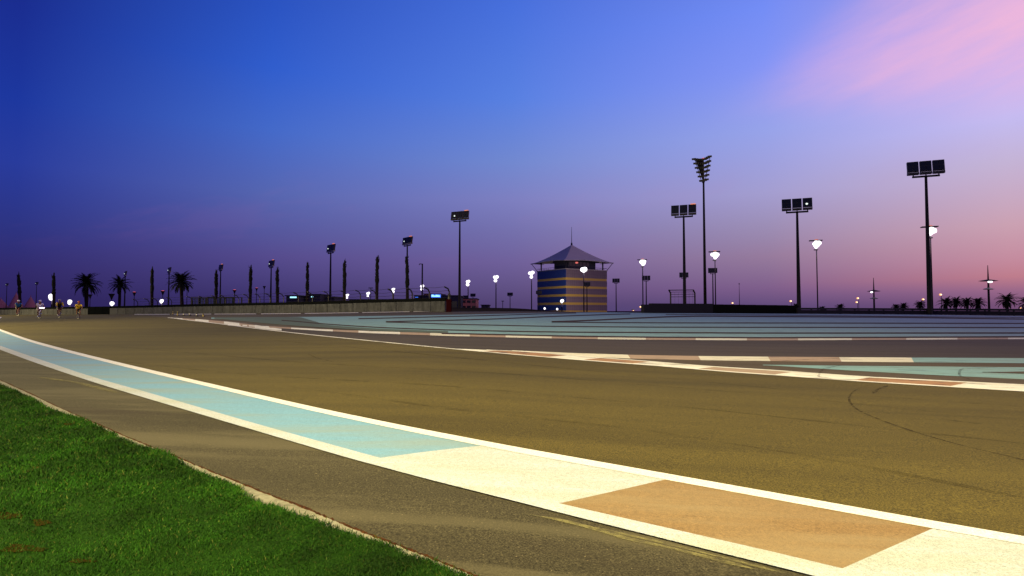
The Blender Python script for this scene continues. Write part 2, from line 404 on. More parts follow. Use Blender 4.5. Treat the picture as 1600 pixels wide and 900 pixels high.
def smooth_pl(P, xs):
    """polyline sampled at xs with its corners softened"""
    P = np.asarray(P, float); ys = np.zeros_like(xs, dtype=float); w = np.maximum(6.0, 0.05 * (P[-1, 0] - P[0, 0]))
    w = min(w, 28)
    for k in (-1, -.5, 0, .5, 1): ys += np.interp(np.clip(xs + k * w, P[0, 0], P[-1, 0]), P[:, 0], P[:, 1])
    return ys / 5
def pts_world(xs, ys): return np.array([at(x, y) for x, y in zip(xs, ys)])
def strip(name, A, B, mat, off, xa, xb, step=10, rows=None, smooth=True):
    n = max(3, int(max(abs(xa[1] - xa[0]), abs(xb[1] - xb[0])) / step) + 1)
    ax = np.linspace(xa[0], xa[1], n); bx = np.linspace(xb[0], xb[1], n)
    sm = smooth_pl if smooth else (lambda P, x: pl(P, x))
    a = pts_world(ax, sm(A, ax)); b = pts_world(bx, sm(B, bx))
    m = rows or int(min(60, max(2, np.max(np.linalg.norm(a - b, axis=1)) / 1.0 + 2)))
    t = np.linspace(0, 1, m)[:, None, None]
    return sheet_mesh(name, a[None] * (1 - t) + b[None] * t, mat, off)

# base ground to the horizon
us = np.concatenate([[-30, -12, -6, -4, -3, -2.4, -2], np.linspace(-1.6, 1.6, 321), [2, 2.4, 3, 4, 6, 12, 30]])
def polar(name, ss, mat, off_inside, zf):
    v = []; 
    for s in ss:
        for u in us:
            Y = yedge(u) * s if s <= 1 else yedge(u) + (s - 1); v.append((u * Y, Y, zf(u, Y, s)))
    r, c = len(ss), len(us); i = np.arange(r * c).reshape(r, c)
    f = np.stack([i[:-1, :-1], i[:-1, 1:], i[1:, 1:], i[1:, :-1]], -1).reshape(-1, 4)
    return v, f.tolist()
v1, f1 = polar('', [0.02, .1, .2, .35, .5, .65, .8, .9, 1.0], None, 0, lambda u, Y, s: float(height(u * Y, Y)))
# behind the camera: level
n = len(v1); v1 += [(x, y, 0.0) for y in (-60, 0) for x in (-140, -3, 0, 3, 140)]
f1 += [(n + i, n + i + 1, n + 6 + i, n + 5 + i) for i in range(4)]
mb = MB(); mb.add(v1, f1); ap = mb.build('run_off', M['infield']); ap['kind'] = 'structure'
def zl(u, Y, s):
    if s <= 1: return float(height(u * Y, Y)) - 0.25
    ze = float(height(u * yedge(u), yedge(u))) - 0.25
    return LOW + (ze - LOW) * max(0.0, 1 - (s - 1) / 14.0) ** 1.5
v2, f2 = polar('', [0.02, .3, .6, .85, 1.0, 3, 6, 10, 15, 30, 60, 120, 300, 800, 2500, 9000], None, 0, zl)
n = len(v2); v2 += [(x, y, -0.25) for y in (-3000, 0.0) for x in (-9000, 0, 9000)]
f2 += [(n + i, n + i + 1, n + 4 + i, n + 3 + i) for i in range(2)]
mb = MB(); mb.add(v2, f2); gr_ = mb.build('ground', M['desert'], smooth=True); gr_['kind'] = 'structure'

# pixel polylines read off the photograph ---------------------------------------------------
U1 = [(-60, 499), (-20, 506), (0, 514), (25, 525), (72, 538.5), (120, 551), (187, 567.5), (225, 576.5), (300, 594), (400, 617), (501, 640), (631, 667), (800, 699.5), (1035, 741.5), (1200, 771), (1460, 817.5), (1600, 841.5), (1900, 893), (2500, 996)]
U2 = [(x, y + 3.0 + max(0, y - 514) * 0.030) for x, y in U1]
L1 = [(-60, 520), (0, 540.5), (37, 554), (100, 575), (138, 588.5), (250, 620), (400, 664), (500, 692), (588, 716.5), (720, 751), (866, 788), (1200, 864.5), (1310, 891), (1700, 984), (2300, 1120)]
L2 = [(-60, 526), (0, 546.5), (37, 561.5), (100, 583), (120, 590), (186, 611), (300, 645), (400, 675), (544, 718), (670, 752), (800, 785), (940, 821), (1125, 867.5), (1200, 886), (1500, 962), (2300, 1160)]
E1 = [(-60, 566), (0, 596), (55, 621), (93, 640), (131, 656), (183, 680), (220, 695), (262, 712), (344, 747), (400, 770), (443, 786), (521, 818), (562, 836), (614, 855), (689, 885), (740, 906), (900, 972), (1200, 1110)]
# far edge of the near track
K1b = [(-60, 491.5), (0, 492.0), (130, 491.5), (240, 493.0), (269, 498), (315, 503), (356, 508), (387, 512.5), (481, 523.5), (590, 534.5), (700, 545.5), (794, 554), (903, 563.3), (1012, 571.5), (1150, 583.2), (1200, 586.5), (1347, 597.3), (1600, 612.8), (2000, 636)]
K1a = [(700, 544.7), (740, 546.4), (762, 547.5), (825, 550), (875, 554.6), (944, 560), (1012, 565), (1106, 573), (1150, 575.8), (1200, 578.6), (1347, 589.3), (1600, 602.2), (2000, 622)]
K2a = [(700, 543.9), (762, 546.6), (825, 549.0), (875, 551.5), (981, 555), (1091, 557.0), (1200, 558), (1431, 559.4), (1600, 560.2), (2000, 561.5)]
K2b = [(700, 545), (762, 547.5), (825, 550.2), (875, 554.4), (905, 557.5), (981, 561), (1091, 563.4), (1200, 564.9), (1431, 566.8), (1600, 568.2), (2000, 571)]
FKa = [(356, 506.6), (375, 507.6), (437, 511), (512, 515.2), (575, 517.6), (640, 519.6), (700, 521.6), (790, 524), (887, 526.1), (1012, 527.9), (1200, 528.8), (1360, 528.3), (1600, 527.2), (2000, 524.5)]
FKb = [(356, 508.2), (375, 509.4), (437, 513.2), (512, 518), (575, 520.9), (640, 523.3), (700, 525.4), (790, 527.7), (887, 529.7), (1012, 531.5), (1200, 532.4), (1360, 531.6), (1600, 530.4), (2000, 528)]

# near track and the parallel far track
strip('track', K1b, U1, M['track'], 0.006, (-60, 2000), (-60, 2500), 10, rows=44, smooth=True)
strip('far_track', FKb, [(356, 508.6), (387, 512.6), (481, 523.6), (590, 534.6), (700, 544.5)] + K2a[1:], M['far_track'], 0.006, (356, 2000), (356, 2000), 12)
strip('shoulder', L2, E1, M['shoulder'], 0.006, (-60, 1500), (-60, 1200), 10, rows=18)
strip('infield_verge', K2b, K1a, M['infield'], 0.006, (900, 2000), (905, 2000), 12)
# near kerb: white line, coloured bands, white line
strip('white_line', U1, U2, M['white_line'], 0.014, (-60, 2500), (-60, 2500), 10, rows=2)
strip('white_line', L1, L2, M['cream_paint'], 0.014, (-60, 2300), (-60, 2300), 10, rows=2)
def sec(name, mat, xa, xb): return strip(name, [(x, y - 1.2) for x, y in U2], [(x, y + 1.8) for x, y in L1], M[mat], 0.010, xa, xb, 8, rows=6)
sec('kerb_teal', 'teal_paint', (-60, 754), (-60, 588))
sec('kerb_cream', 'cream_paint', (754, 1040), (588, 868))
sec('kerb_tan', 'tan_paint', (1040, 1458), (868, 1312))
sec('kerb_cream', 'cream_paint', (1458, 2400), (1312, 2200))
# white tip of the kerb reappearing far left
sheet_mesh('white_line', [[at(-14, 494.6), at(3, 495.6)], [at(-14, 499), at(-1, 498.6)]], M['white_line'], 0.014)
# kerb along the far edge of the near track
strip('white_line', [(x, y - 0.9 - max(0, y - 540) * .010) for x, y in K1b], K1b, M['white_far'], 0.012, (269, 2000), (269, 2000), 10, rows=2)
K1b2 = [(x, y - 0.7 - max(0, y - 540) * .010) for x, y in K1b if x >= 590]
edges = [(700, 'white_far'), (768, 'tan_marked'), (872, 'white_far'), (925, 'tan_marked'), (1003, 'white_far'), (1104, 'tan_far'), (1225, 'white_far'), (1347, 'tan_marked'), (1500, 'white_far'), (2000, '')]
for i in range(len(edges) - 1):
    x0, x1 = edges[i][0], edges[i + 1][0]; sh0 = 0 if i == 0 else 16; sh1 = 16
    strip('kerb_' + ('tan' if 'tan' in edges[i][1] else 'white'), K1a, K1b2, M[edges[i][1]], 0.010, (x0 + sh0 if i else x0, x1 + sh1 if i < len(edges) - 2 else x1), (x0 - sh0 if i else x0, x1 - sh1 if i < len(edges) - 2 else x1), 8, rows=3)
strip('white_line', [(x, y - 0.2) for x, y in K1a], [(x, y + 0.5 + max(0, y - 545) * .018) for x, y in K1a], M['white_far'], 0.015, (760, 2000), (760, 2000), 10, rows=2)
# second kerb
edges = [(800, 'cream_far'), (981, 'tan_far'), (1091, 'cream_far'), (1200, 'tan_far'), (1311, 'cream_far'), (1424, 'teal_far'), (2000, '')]
for i in range(len(edges) - 1):
    x0, x1 = edges[i][0], edges[i + 1][0]
    strip('kerb_' + edges[i][1].split('_')[0], K2a, K2b, M[edges[i][1]], 0.011, (x0, x1), (x0 + (4 if i else 0), x1 + (4 if i < 5 else 0)), 10, rows=3)
# early kerb blocks where the two tracks part
edges = [(262, 'white_far'), (285, 'tan_far'), (305, 'white_far'), (326, 'tan_far'), (350, 'white_far'), (374, 'tan_far'), (398, 'white_far'), (440, '')]
for i in range(len(edges) - 1):
    x0, x1 = edges[i][0], edges[i + 1][0]
    up = [(262, 496.2), (300, 498.2), (350, 502.3), (400, 508), (440, 514.5)]; dn = [(262, 496.6), (300, 500.5), (350, 506.2), (400, 512.8), (440, 517.2)]
    strip('kerb_' + ('tan' if 'tan' in edges[i][1] else 'white'), up, dn, M[edges[i][1]], 0.012, (x0, x1), (x0, x1), 8, rows=3)
# teal wedge between the kerbs
strip('teal_wedge', [(1192, 570.6), (1291, 572), (1600, 574.6), (2000, 577)], [(1192, 570.9), (1319, 579.2), (1431, 585.4), (1600, 593.6), (2000, 612)], M['teal_far'], 0.011, (1192, 2000), (1192, 2000), 10)
strip('asphalt_wedge', [(1535, 582.3), (1600, 581.8), (2000, 580)], [(1535, 582.7), (1600, 585.2), (2000, 601)], M['infield'], 0.016, (1535, 2000), (1535, 2000), 10)
# far kerb of the far track
edges = [(356, 'white_far'), (420, 'tan_far'), (455, 'white_far'), (520, 'tan_far'), (560, 'white_far'), (625, 'tan_far'), (672, 'cream_far'), (734, 'tan_far'), (790, 'cream_far'), (862, 'tan_far'), (934, 'cream_far'), (1009, 'tan_far'), (1087, 'cream_far'), (1167, 'tan_far'), (1247, 'cream_far'), (1331, 'tan_far'), (1416, 'cream_far'), (1496, 'tan_far'), (1575, 'cream_far'), (1660, 'tan_far'), (1750, 'cream_far'), (2000, '')]
for i in range(len(edges) - 1):
    x0, x1 = edges[i][0], edges[i + 1][0]
    strip('kerb_' + edges[i][1].split('_')[0], FKa, FKb, M[edges[i][1]], 0.012, (x0, x1), (x0, x1), 10, rows=3)
# painted run-off: teal field over asphalt
Tt = [(330, 496.4), (380, 495.9), (440, 495.6), (520, 494.9), (700, 492.2), (850, 489.2), (960, 488.0), (1005, 489.2), (1245, 490.3), (1420, 491.6), (1600, 494), (2000, 496)]
Tb = [(330, 497.6), (380, 501.5), (437, 507), (512, 512.2), (575, 516.2), (700, 520.6), (887, 525.2), (1012, 526.8), (1200, 527.6), (1360, 527.1), (1600, 526), (2000, 523)]
strip('painted_run_off', Tt, Tb, M['teal_far'], 0.010, (330, 2000), (330, 2000), 10, rows=34)
def stripe(P, w0, w1, mat='stripe'):
    w0 *= 1.35; w1 *= 1.45
    P = np.array(P, float); x0, x1 = P[0, 0], P[-1, 0]
    up = [(x, y - (w0 + (w1 - w0) * (x - x0) / (x1 - x0)) / 2) for x, y in P]; dn = [(x, y + (w0 + (w1 - w0) * (x - x0) / (x1 - x0)) / 2) for x, y in P]
    return strip('asphalt_stripe', up, dn, M[mat], 0.020, (x0, x1), (x0, x1), 9, rows=3)
strip('green_run_off', [(330, 497), (400, 499.5), (450, 500.5), (512, 508.5), (575, 513.2), (640, 516), (700, 518)], [(330, 497.6), (380, 502), (437, 507.6), (512, 512.6), (575, 516.6), (640, 519.4), (700, 520.9)], M['green_far'], 0.015, (335, 700), (335, 700), 9)
strip('green_run_off', [(330, 496.3), (380, 495.8), (440, 495.5), (500, 496.5)], [(330, 496.8), (380, 498.6), (440, 500.6), (500, 505.0)], M['green_far'], 0.015, (335, 470), (335, 500), 9)
stripe([(440, 500), (475, 504), (512, 507), (575, 511.5), (640, 514.2), (700, 516.2), (800, 518.3), (887, 519.6), (1200, 521), (1600, 520.8), (2000, 519)], 1.0, 1.6)
stripe([(603, 503.4), (640, 504.8), (700, 507), (856, 510.4), (1000, 511.6), (1200, 512.0), (1600, 512.2), (2000, 511)], 0.9, 1.4)
stripe([(603, 503.2), (640, 502.2), (700, 501), (780, 498.6), (856, 495), (940, 492), (985, 490.6)], 1.2, 1.0)
stripe([(862, 503.6), (930, 504.3), (1050, 504.9), (1200, 505), (1600, 505.7), (2000, 506)], 1.0, 1.3)
stripe([(862, 503.4), (900, 502.0), (950, 499.7), (1000, 497), (1059, 494.6), (1100, 494.0), (1200, 494.8), (1400, 496.0), (1600, 499), (2000, 501)], 1.6, 1.0)
stripe([(560, 498.4), (620, 497.0), (700, 495), (780, 492.9), (860, 490.2), (900, 489.2)], 1.1, 0.8)
stripe([(1040, 491.5), (1150, 492.0), (1300, 493.4), (1500, 495.6), (1600, 496.6)], 0.7, 0.7)
stripe([(690, 521.5), (887, 525.9), (1012, 527.6), (1200, 528.4), (1360, 527.9), (1600, 526.8), (2000, 524)], 1.4, 1.6)
# pale boundary line at the foot of the wall
for a, b_ in ((210, 265), (268, 330), (335, 400), (408, 470), (476, 560), (566, 640), (646, 700)):
    P = [(210, 491.3), (300, 490.9), (400, 490.6), (500, 489.6), (575, 488.3), (640, 487.2), (700, 485.9)]
    strip('white_line', [(x, y - .35) for x, y in P], [(x, y + .45) for x, y in P], M['white_far'], 0.013, (a, b_), (a, b_), 10, rows=2)

# tyre marks
def skid(P, w, off=0.011):
    n_ = 60; P = np.array(P, float); tt = np.linspace(0, 1, n_); d = np.concatenate([[0], np.cumsum(np.linalg.norm(np.diff(P, axis=0), axis=1))]); d /= d[-1]
    W = np.array([at(x, y) for x, y in zip(np.interp(tt, d, P[:, 0]), np.interp(tt, d, P[:, 1]))])
    for _ in range(4): W[1:-1] = (W[:-2] + W[2:] + W[1:-1] * 2) / 4
    T = np.gradient(W, axis=0); T /= np.linalg.norm(T, axis=1)[:, None]; Nn = np.stack([-T[:, 1], T[:, 0]], 1)
    ww = (w * (0.55 + 0.45 * np.abs(np.sin(np.linspace(0, 5, n_)))) * np.minimum(1, np.minimum(tt, 1 - tt) * 8 + .1))[:, None]
    return sheet_mesh('tyre_mark', np.stack([W - Nn * ww, W + Nn * ww]), M['tyre'], off)
def tyre(t, b):
    n = tnoise(t, coords(t), 9, 4, 0.7)
    tr = tn(t, 'ShaderNodeBsdfTransparent'); mxs = tn(t, 'ShaderNodeMixShader'); f = ramp(t, n, [(0.40, g(0.05)), (0.62, g(0.60))])
    t.links.new(f, mxs.inputs[0]); t.links.new(tr.outputs[0], mxs.inputs[1]); t.links.new(b.outputs[0], mxs.inputs[2])
    t.links.new(mxs.outputs[0], t.nodes['Material Output'].inputs[0])
material('tyre', (.030, .022, .016), 0.9, 0.1, build=tyre)
def faint_(t, b):
    n = tnoise(t, coords(t, (.5, .5, 1)), 2.2, 4, 0.7)
    tr = tn(t, 'ShaderNodeBsdfTransparent'); mxs = tn(t, 'ShaderNodeMixShader'); f = ramp(t, n, [(0.40, g(0.0)), (0.68, g(0.34))])
    t.links.new(f, mxs.inputs[0]); t.links.new(tr.outputs[0], mxs.inputs[1]); t.links.new(b.outputs[0], mxs.inputs[2]); t.links.new(mxs.outputs[0], t.nodes['Material Output'].inputs[0])
material('faint', (.030, .024, .012), 0.9, 0.1, build=faint_)
skid([(1362, 601), (1335, 610), (1323, 620), (1326, 632), (1345, 645), (1382, 660), (1440, 680), (1500, 697), (1560, 711), (1640, 730)], 0.018)
skid([(1388, 603), (1372, 609), (1364, 616)], 0.03)
skid([(1465, 655), (1500, 660), (1535, 664)], 0.02)
skid([(1560, 575), (1500, 578), (1498, 588), (1520, 596), (1560, 600)], 0.025, 0.020)
skid([(1318, 571), (1285, 578), (1278, 590), (1300, 593)], 0.03, 0.020)
skid([(1200, 566), (1260, 563), (1330, 560)], 0.03, 0.020)
skid([(0, 512), (40, 508), (100, 501), (160, 496)], 0.10)
skid([(0, 516), (60, 511), (120, 505)], 0.07)
def spill_(t, b):
    n = tnoise(t, coords(t), 14, 5, 0.75)
    tr = tn(t, 'ShaderNodeBsdfTransparent'); mxs = tn(t, 'ShaderNodeMixShader'); f = ramp(t, n, [(0.38, g(0.0)), (0.60, g(0.75))])
    t.links.new(f, mxs.inputs[0]); t.links.new(tr.outputs[0], mxs.inputs[1]); t.links.new(b.outputs[0], mxs.inputs[2]); t.links.new(mxs.outputs[0], t.nodes['Material Output'].inputs[0])
material('spill', (.19, .18, .09), 0.9, 0.1, build=spill_)
def spill(P, w):
    M['tyre'], keep_ = M['spill'], M['tyre']; o = skid(P, w); M['tyre'] = keep_; o.name = 'paint_spill'
spill([(824, 806), (860, 812), (892, 819), (940, 832), (985, 846), (1030, 855), (1100, 872), (1180, 893)], 0.022)
spill([(905, 822), (960, 834), (1040, 852), (1120, 872), (1230, 900)], 0.014)
spill([(186, 615), (150, 606), (120, 598), (60, 590)], 0.05)
# older faint tyre lines across the track
for P_ in ([(0, 560 - 30), (200, 543), (480, 568), (800, 585), (1200, 618), (1650, 664)], [(120, 558), (380, 586), (700, 604), (1100, 640), (1650, 700)], [(300, 520), (600, 548), (900, 578), (1250, 612), (1650, 640)], [(420, 600), (700, 640), (1000, 672), (1300, 720), (1650, 790)]):
    M['tyre'], keep_ = M['faint'], M['tyre']; skid(P_, 0.05, 0.010); M['tyre'] = keep_
skid([(480, 553), (495, 560), (520, 566)], 0.02)

# ------------------------------------------------------------------ concrete edging, soil line, grass
ex = np.linspace(-60, 1100, 260)
E = pts_world(ex, smooth_pl(E1, ex))
T = np.gradient(E, axis=0); T /= np.linalg.norm(T, axis=1)[:, None]
Nn = np.stack([T[:, 1], -T[:, 0]], 1)
if Nn[100, 0] > 0: Nn = -Nn            # towards the grass
jit = lambda s, k=1.0: (np.convolve(rng.normal(0, 1, len(ex) + 8), np.ones(9) / 9, 'valid') * s * k)[:, None]
sheet_mesh('edging', np.stack([E, E + Nn * 0.19]), M['edging'], 0.020)
def bank(name, inner, outer, mat, zt, thick, kind='structure'):
    """raised ragged ribbon between two world polylines"""
    mid = (inner + outer) / 2; r = [inner, inner * .75 + outer * .25, mid, inner * .25 + outer * .75, outer]
    o = sheet_mesh(name, np.stack(r), mat, 0.0, kind)
    z = np.concatenate([[zt] * len(ex), zt + thick * (0.5 + rng.random(len(ex))), zt + thick * (0.7 + rng.random(len(ex))), zt + thick * (0.5 + rng.random(len(ex))), [zt] * len(ex)])
    for i, vv in enumerate(o.data.vertices): vv.co.z += float(z[i])
    return o
bank('soil_strip', E - Nn * (0.012 + np.abs(jit(0.02))), E + Nn * 0.012, M['soil'], 0.007, 0.014)
gin = E + Nn * (0.098 + jit(0.035) + (0.030 * np.sin(np.linspace(0.6, 17, len(ex))) + 0.012 * np.sin(np.linspace(0, 61, len(ex))))[:, None])
gout = gin + np.array([-14.0, -5.0])
tt_ = (np.linspace(0, 1, 40) ** 2)[:, None, None]
tb = sheet_mesh('grass_soil', gin[None] * (1 - tt_) + gout[None] * tt_, M['turf'], 0.032)
# grass blades: one mesh
def project(X, Y, Z):
    c, s = math.cos(TH), math.sin(TH); zz = Z - H
    dep = Y * c + zz * s; up = -Y * s + zz * c
    return 800 + F * X / dep, 450 - F * up / dep, dep
NB = 420000
ti = rng.random(NB * 2) * (len(ex) - 1.001); i0 = ti.astype(int); fr = (ti - i0)[:, None]
base = gin[i0] * (1 - fr) + gin[i0 + 1] * fr
ss = rng.random(NB * 2)[:, None] ** 1.6
P = base + ss * np.array([-9.0, -3.2]) + rng.normal(0, 0.022, (NB * 2, 2)) + 0.0
hz = height(P[:, 0], P[:, 1]) + 0.026
ok = P[:, 1] > 1.6; P = P[ok]; hz = hz[ok]
qx, qy, dep = project(P[:, 0], P[:, 1], hz)
bare = np.zeros(len(P), bool)
BARE = [(64, 826, 14, 5), (108, 666, 12, 3), (34, 868, 34, 6), (8, 815, 24, 6), (128, 888, 20, 3)]
for bx, by, bw, bh in BARE: bare |= (((qx - bx) / bw) ** 2 + ((qy - by) / bh) ** 2 + rng.normal(0, .35, len(P))) < 1
keep = (~(bare & (rng.random(len(P)) < .62))) & (qx > -420) & (qx < 1000) & (qy < 1010) & (qy > 540) & (rng.random(len(P)) < np.clip((3.0 / dep) ** 0.4, 0, 1))
P = P[keep][:NB]; hz = hz[keep][:NB]; dep = dep[keep][:NB]
nb = len(P)
clump = 0.5 + 0.5 * np.sin(P[:, 0] * 5.1 + np.sin(P[:, 1] * 3.3) * 2) * np.sin(P[:, 1] * 4.3 + np.sin(P[:, 0] * 2.7) * 2)
hgt = (0.010 + 0.013 * rng.random(nb)) * (0.75 + 0.5 * clump) * np.clip(dep / 3.2, 1, 1.5)
hgt *= np.where(rng.random(nb) < 0.03, 1.6, 1.0)
wd = (0.0012 + 0.0011 * rng.random(nb)) * np.clip(dep / 2.8, 1, 2.2)
an = rng.random(nb) * 2 * np.pi; la = rng.random(nb) * 2 * np.pi; ln = hgt * (0.25 + 0.85 * rng.random(nb))
dx = np.cos(an) * wd; dy = np.sin(an) * wd; lx = np.cos(la) * ln; ly = np.sin(la) * ln
V = np.empty((nb, 5, 3))
V[:, 0] = np.stack([P[:, 0] - dx, P[:, 1] - dy, hz], 1); V[:, 1] = np.stack([P[:, 0] + dx, P[:, 1] + dy, hz], 1)
V[:, 2] = np.stack([P[:, 0] + dx * .8 + lx * .35, P[:, 1] + dy * .8 + ly * .35, hz + hgt * .62], 1); V[:, 3] = np.stack([P[:, 0] - dx * .8 + lx * .35, P[:, 1] - dy * .8 + ly * .35, hz + hgt * .62], 1)
V[:, 4] = np.stack([P[:, 0] + lx, P[:, 1] + ly, hz + hgt], 1)
me = bpy.data.meshes.new('grass'); me.vertices.add(nb * 5); me.vertices.foreach_set('co', V.reshape(-1))
loops = (np.arange(nb)[:, None] * 5 + np.array([0, 1, 2, 3, 3, 2, 4])[None]).reshape(-1)
me.loops.add(nb * 7); me.loops.foreach_set('vertex_index', loops.astype(np.int32))
starts = (np.arange(nb)[:, None] * 7 + np.array([0, 4])[None]).reshape(-1); tot = np.tile([4, 3], nb)
me.polygons.add(nb * 2); me.polygons.foreach_set('loop_start', starts.astype(np.int32)); me.polygons.foreach_set('loop_total', tot.astype(np.int32))
me.update(calc_edges=True); me.validate()
tint = np.clip(rng.normal(0.42, 0.22, nb), 0, 0.93); tint[rng.random(nb) < 0.025] = 1.0
at_ = me.attributes.new('tint', 'FLOAT', 'POINT'); at_.data.foreach_set('value', np.repeat(tint, 5).astype(np.float32))
me.materials.append(M['blade']); go = bpy.data.objects.new('grass', me); col.objects.link(go)
props(go, 'short bright green lawn grass beside the asphalt shoulder', 'grass', kind='stuff')
for bx, by, bw, bh in BARE:
    bc = np.array(at(bx, by)); bx2 = np.array(at(bx + bw, by)); by2 = np.array(at(bx, by - bh))
    th = np.linspace(0, 2 * np.pi, 28); rr = 1 + .22 * np.sin(th * 3 + bx) + .14 * np.sin(th * 7 + by); rr[-1] = rr[0]
    ring = bc + (np.cos(th) * rr)[:, None] * (bx2 - bc) + (np.sin(th) * rr)[:, None] * (by2 - bc)
    sheet_mesh('bare_soil', np.stack([bc + (ring - bc) * .02, bc + (ring - bc) * .5, ring]), M['bare'], 0.037)
# ------------------------------------------------------------------ mound
def mound():
    xs = [640, 680, 700, 740, 770, 800, 820, 842, 870, 900, 940, 985, 1010]
    top = [479, 479, 479.3, 479.6, 479.8, 480.3, 481.2, 483, 485, 486.2, 486.8, 487.2, 487.4]
    v = []; D0 = 78
    for off, k in ((-10, 0.0), (-6, .45), (-3, .85), (0, 1.0), (3, .85), (8, .3), (13, 0)):
        for x, y in zip(xs, top):
            z1 = zat(y, D0); v.append((xat(x, D0), D0 + off + (x - 800) * .01 + random.uniform(-.2, .2), LOW - .1 + (z1 - LOW) * k + (random.uniform(-.03, .03) if 0 < k < 1 else 0)))
    c = len(xs); mb = MB(); mb.add(v, [(r * c + i, r * c + i + 1, (r + 1) * c + i + 1, (r + 1) * c + i) for r in range(6) for i in range(c - 1)])
    o = mb.build('mound', M['desert'], smooth=True); o['kind'] = 'structure'
mound()

# ------------------------------------------------------------------ walls and rails
WALLP = [(-60, 492.6), (0, 492), (100, 491.6), (200, 491), (300, 490), (400, 489.3), (500, 488), (600, 486.6), (660, 486), (697, 485.9)]
wx = np.linspace(-60, 697, 160); WW = pts_world(wx, pl(WALLP, wx))
for _ in range(12): WW[1:-1] = (WW[:-2] + WW[2:] + 2 * WW[1:-1]) / 4
dd = np.concatenate([[0], np.cumsum(np.linalg.norm(np.diff(WW, axis=0), axis=1))])
topy = lambda x: np.interp(x, [0, 200, 300, 500, 600, 697], [484, 481.3, 479, 475.5, 472.6, 470.6])
def along(s): return np.array([np.interp(s, dd, WW[:, 0]), np.interp(s, dd, WW[:, 1])])
def wall_h(s):
    p = along(s); x = 800 + F * p[0] / p[1] * 1.0
    return max(0.75, float(zat(topy(x), p[1]) - height(p[0], p[1])))
tw = thing('concrete_wall', 'long grey concrete barrier wall of upright blocks behind the riders, curving away left', 'wall', (0, 0, 0))
mb = MB(); cap = MB(); board = MB()
s = 0.0
while s < dd[-1] - 0.5:
    e_ = min(s + 1.9, dd[-1]); p, q = along(s), along(e_ - 0.05); m_ = (p + q) / 2; hh = (wall_h(s) + wall_h(e_)) / 2
    px = 800 + F * m_[0] / m_[1]; z0 = float(height(*m_)); d_ = q - p; ang = math.atan2(d_[1], d_[0]); rot = Matrix.Rotation(ang, 3, 'Z')
    tgt = board if 143 < px < 176 else mb
    hb = hh + (0.25 if tgt is board else 0)
    tgt.box((m_[0], m_[1], z0 - .1 + (hb + .1) / 2), (np.linalg.norm(d_), 0.35, hb + .1), rot)
    if tgt is mb: cap.box((m_[0], m_[1] + .05, z0 + hh + .145), (np.linalg.norm(d_) + .06, 0.16, 0.28), rot)
    s = e_
mb.build('block_wall', M['concrete'], tw); cap.build('top_board', M['black_board'], tw); board.build('opening_cover', M['black_board'], tw)
# debris fence on the wall
tf = thing('debris_fence', 'see-through wire debris fence with curved black posts standing behind the grey concrete wall', 'fence')
posts = [215, 233, 246, 268, 300, 318, 338, 352, 373, 388, 406, 422, 443, 466, 488, 513, 540, 563, 587, 614, 644, 671, 702]
tops = []
for i, x in enumerate(posts):
    sx = np.interp(x, wx, dd); p = along(sx); dirv = Vector((0.35, -1, 0)).normalized() * -1
    D = p[1] + 0.5; X = xat(x, D); z0 = LOW + .9; hh = np.interp(x, [215, 300, 400, 500, 600, 702], [467.5, 463.5, 459.5, 456, 452.5, 448.5]); zt = float(zat(hh, D))
    r = 0.05 if x < 600 else 0.07
    a_ = Vector((X, D, z0)); b_ = Vector((X, D, zt - .45)); c_ = Vector((X - .10, D - .2, zt - .15)); d_ = Vector((X - .38, D - .5, zt))
    MB().tube([a_, b_, c_, d_], r, 6).build('post', M['lamp_black'], tf); tops.append((X, D, zt))
mb = MB()
for (x0, y0, z0), (x1, y1, z1) in zip(tops[:-1], tops[1:]):
    for k, (dx, dy, dz) in enumerate([(-.36, -.5, 0), (-.05, -.1, -.3), (0, 0, -.6), (0, 0, -.9), (0, 0, -1.2)]):
        mb.tube([(x0 + dx, y0 + dy, z0 + dz), ((x0 + x1) / 2 + dx, (y0 + y1) / 2 + dy, (z0 + z1) / 2 + dz - .06), (x1 + dx, y1 + dy, z1 + dz)], 0.014, 4)
mb.build('wire', M['lamp_black'], tf)
# red padded post at the wall end
D = 50.5
tp = thing('padded_post', 'dark red padded marshal post closing the right end of the grey concrete wall', 'barrier', (xat(701.5, D), D, float(height(xat(701.5, D), D))))
MB().box((0, 0, .55), (.42, .5, 1.12)).build('padding', M['red_pad'], tp)
MB().tube([(0.02, 0, 1.1), (0.03, 0, 1.42)], 0.12, 8).ball((0.03, 0, 1.45), .16, 10, 6).build('cap', M['lamp_black'], tp)
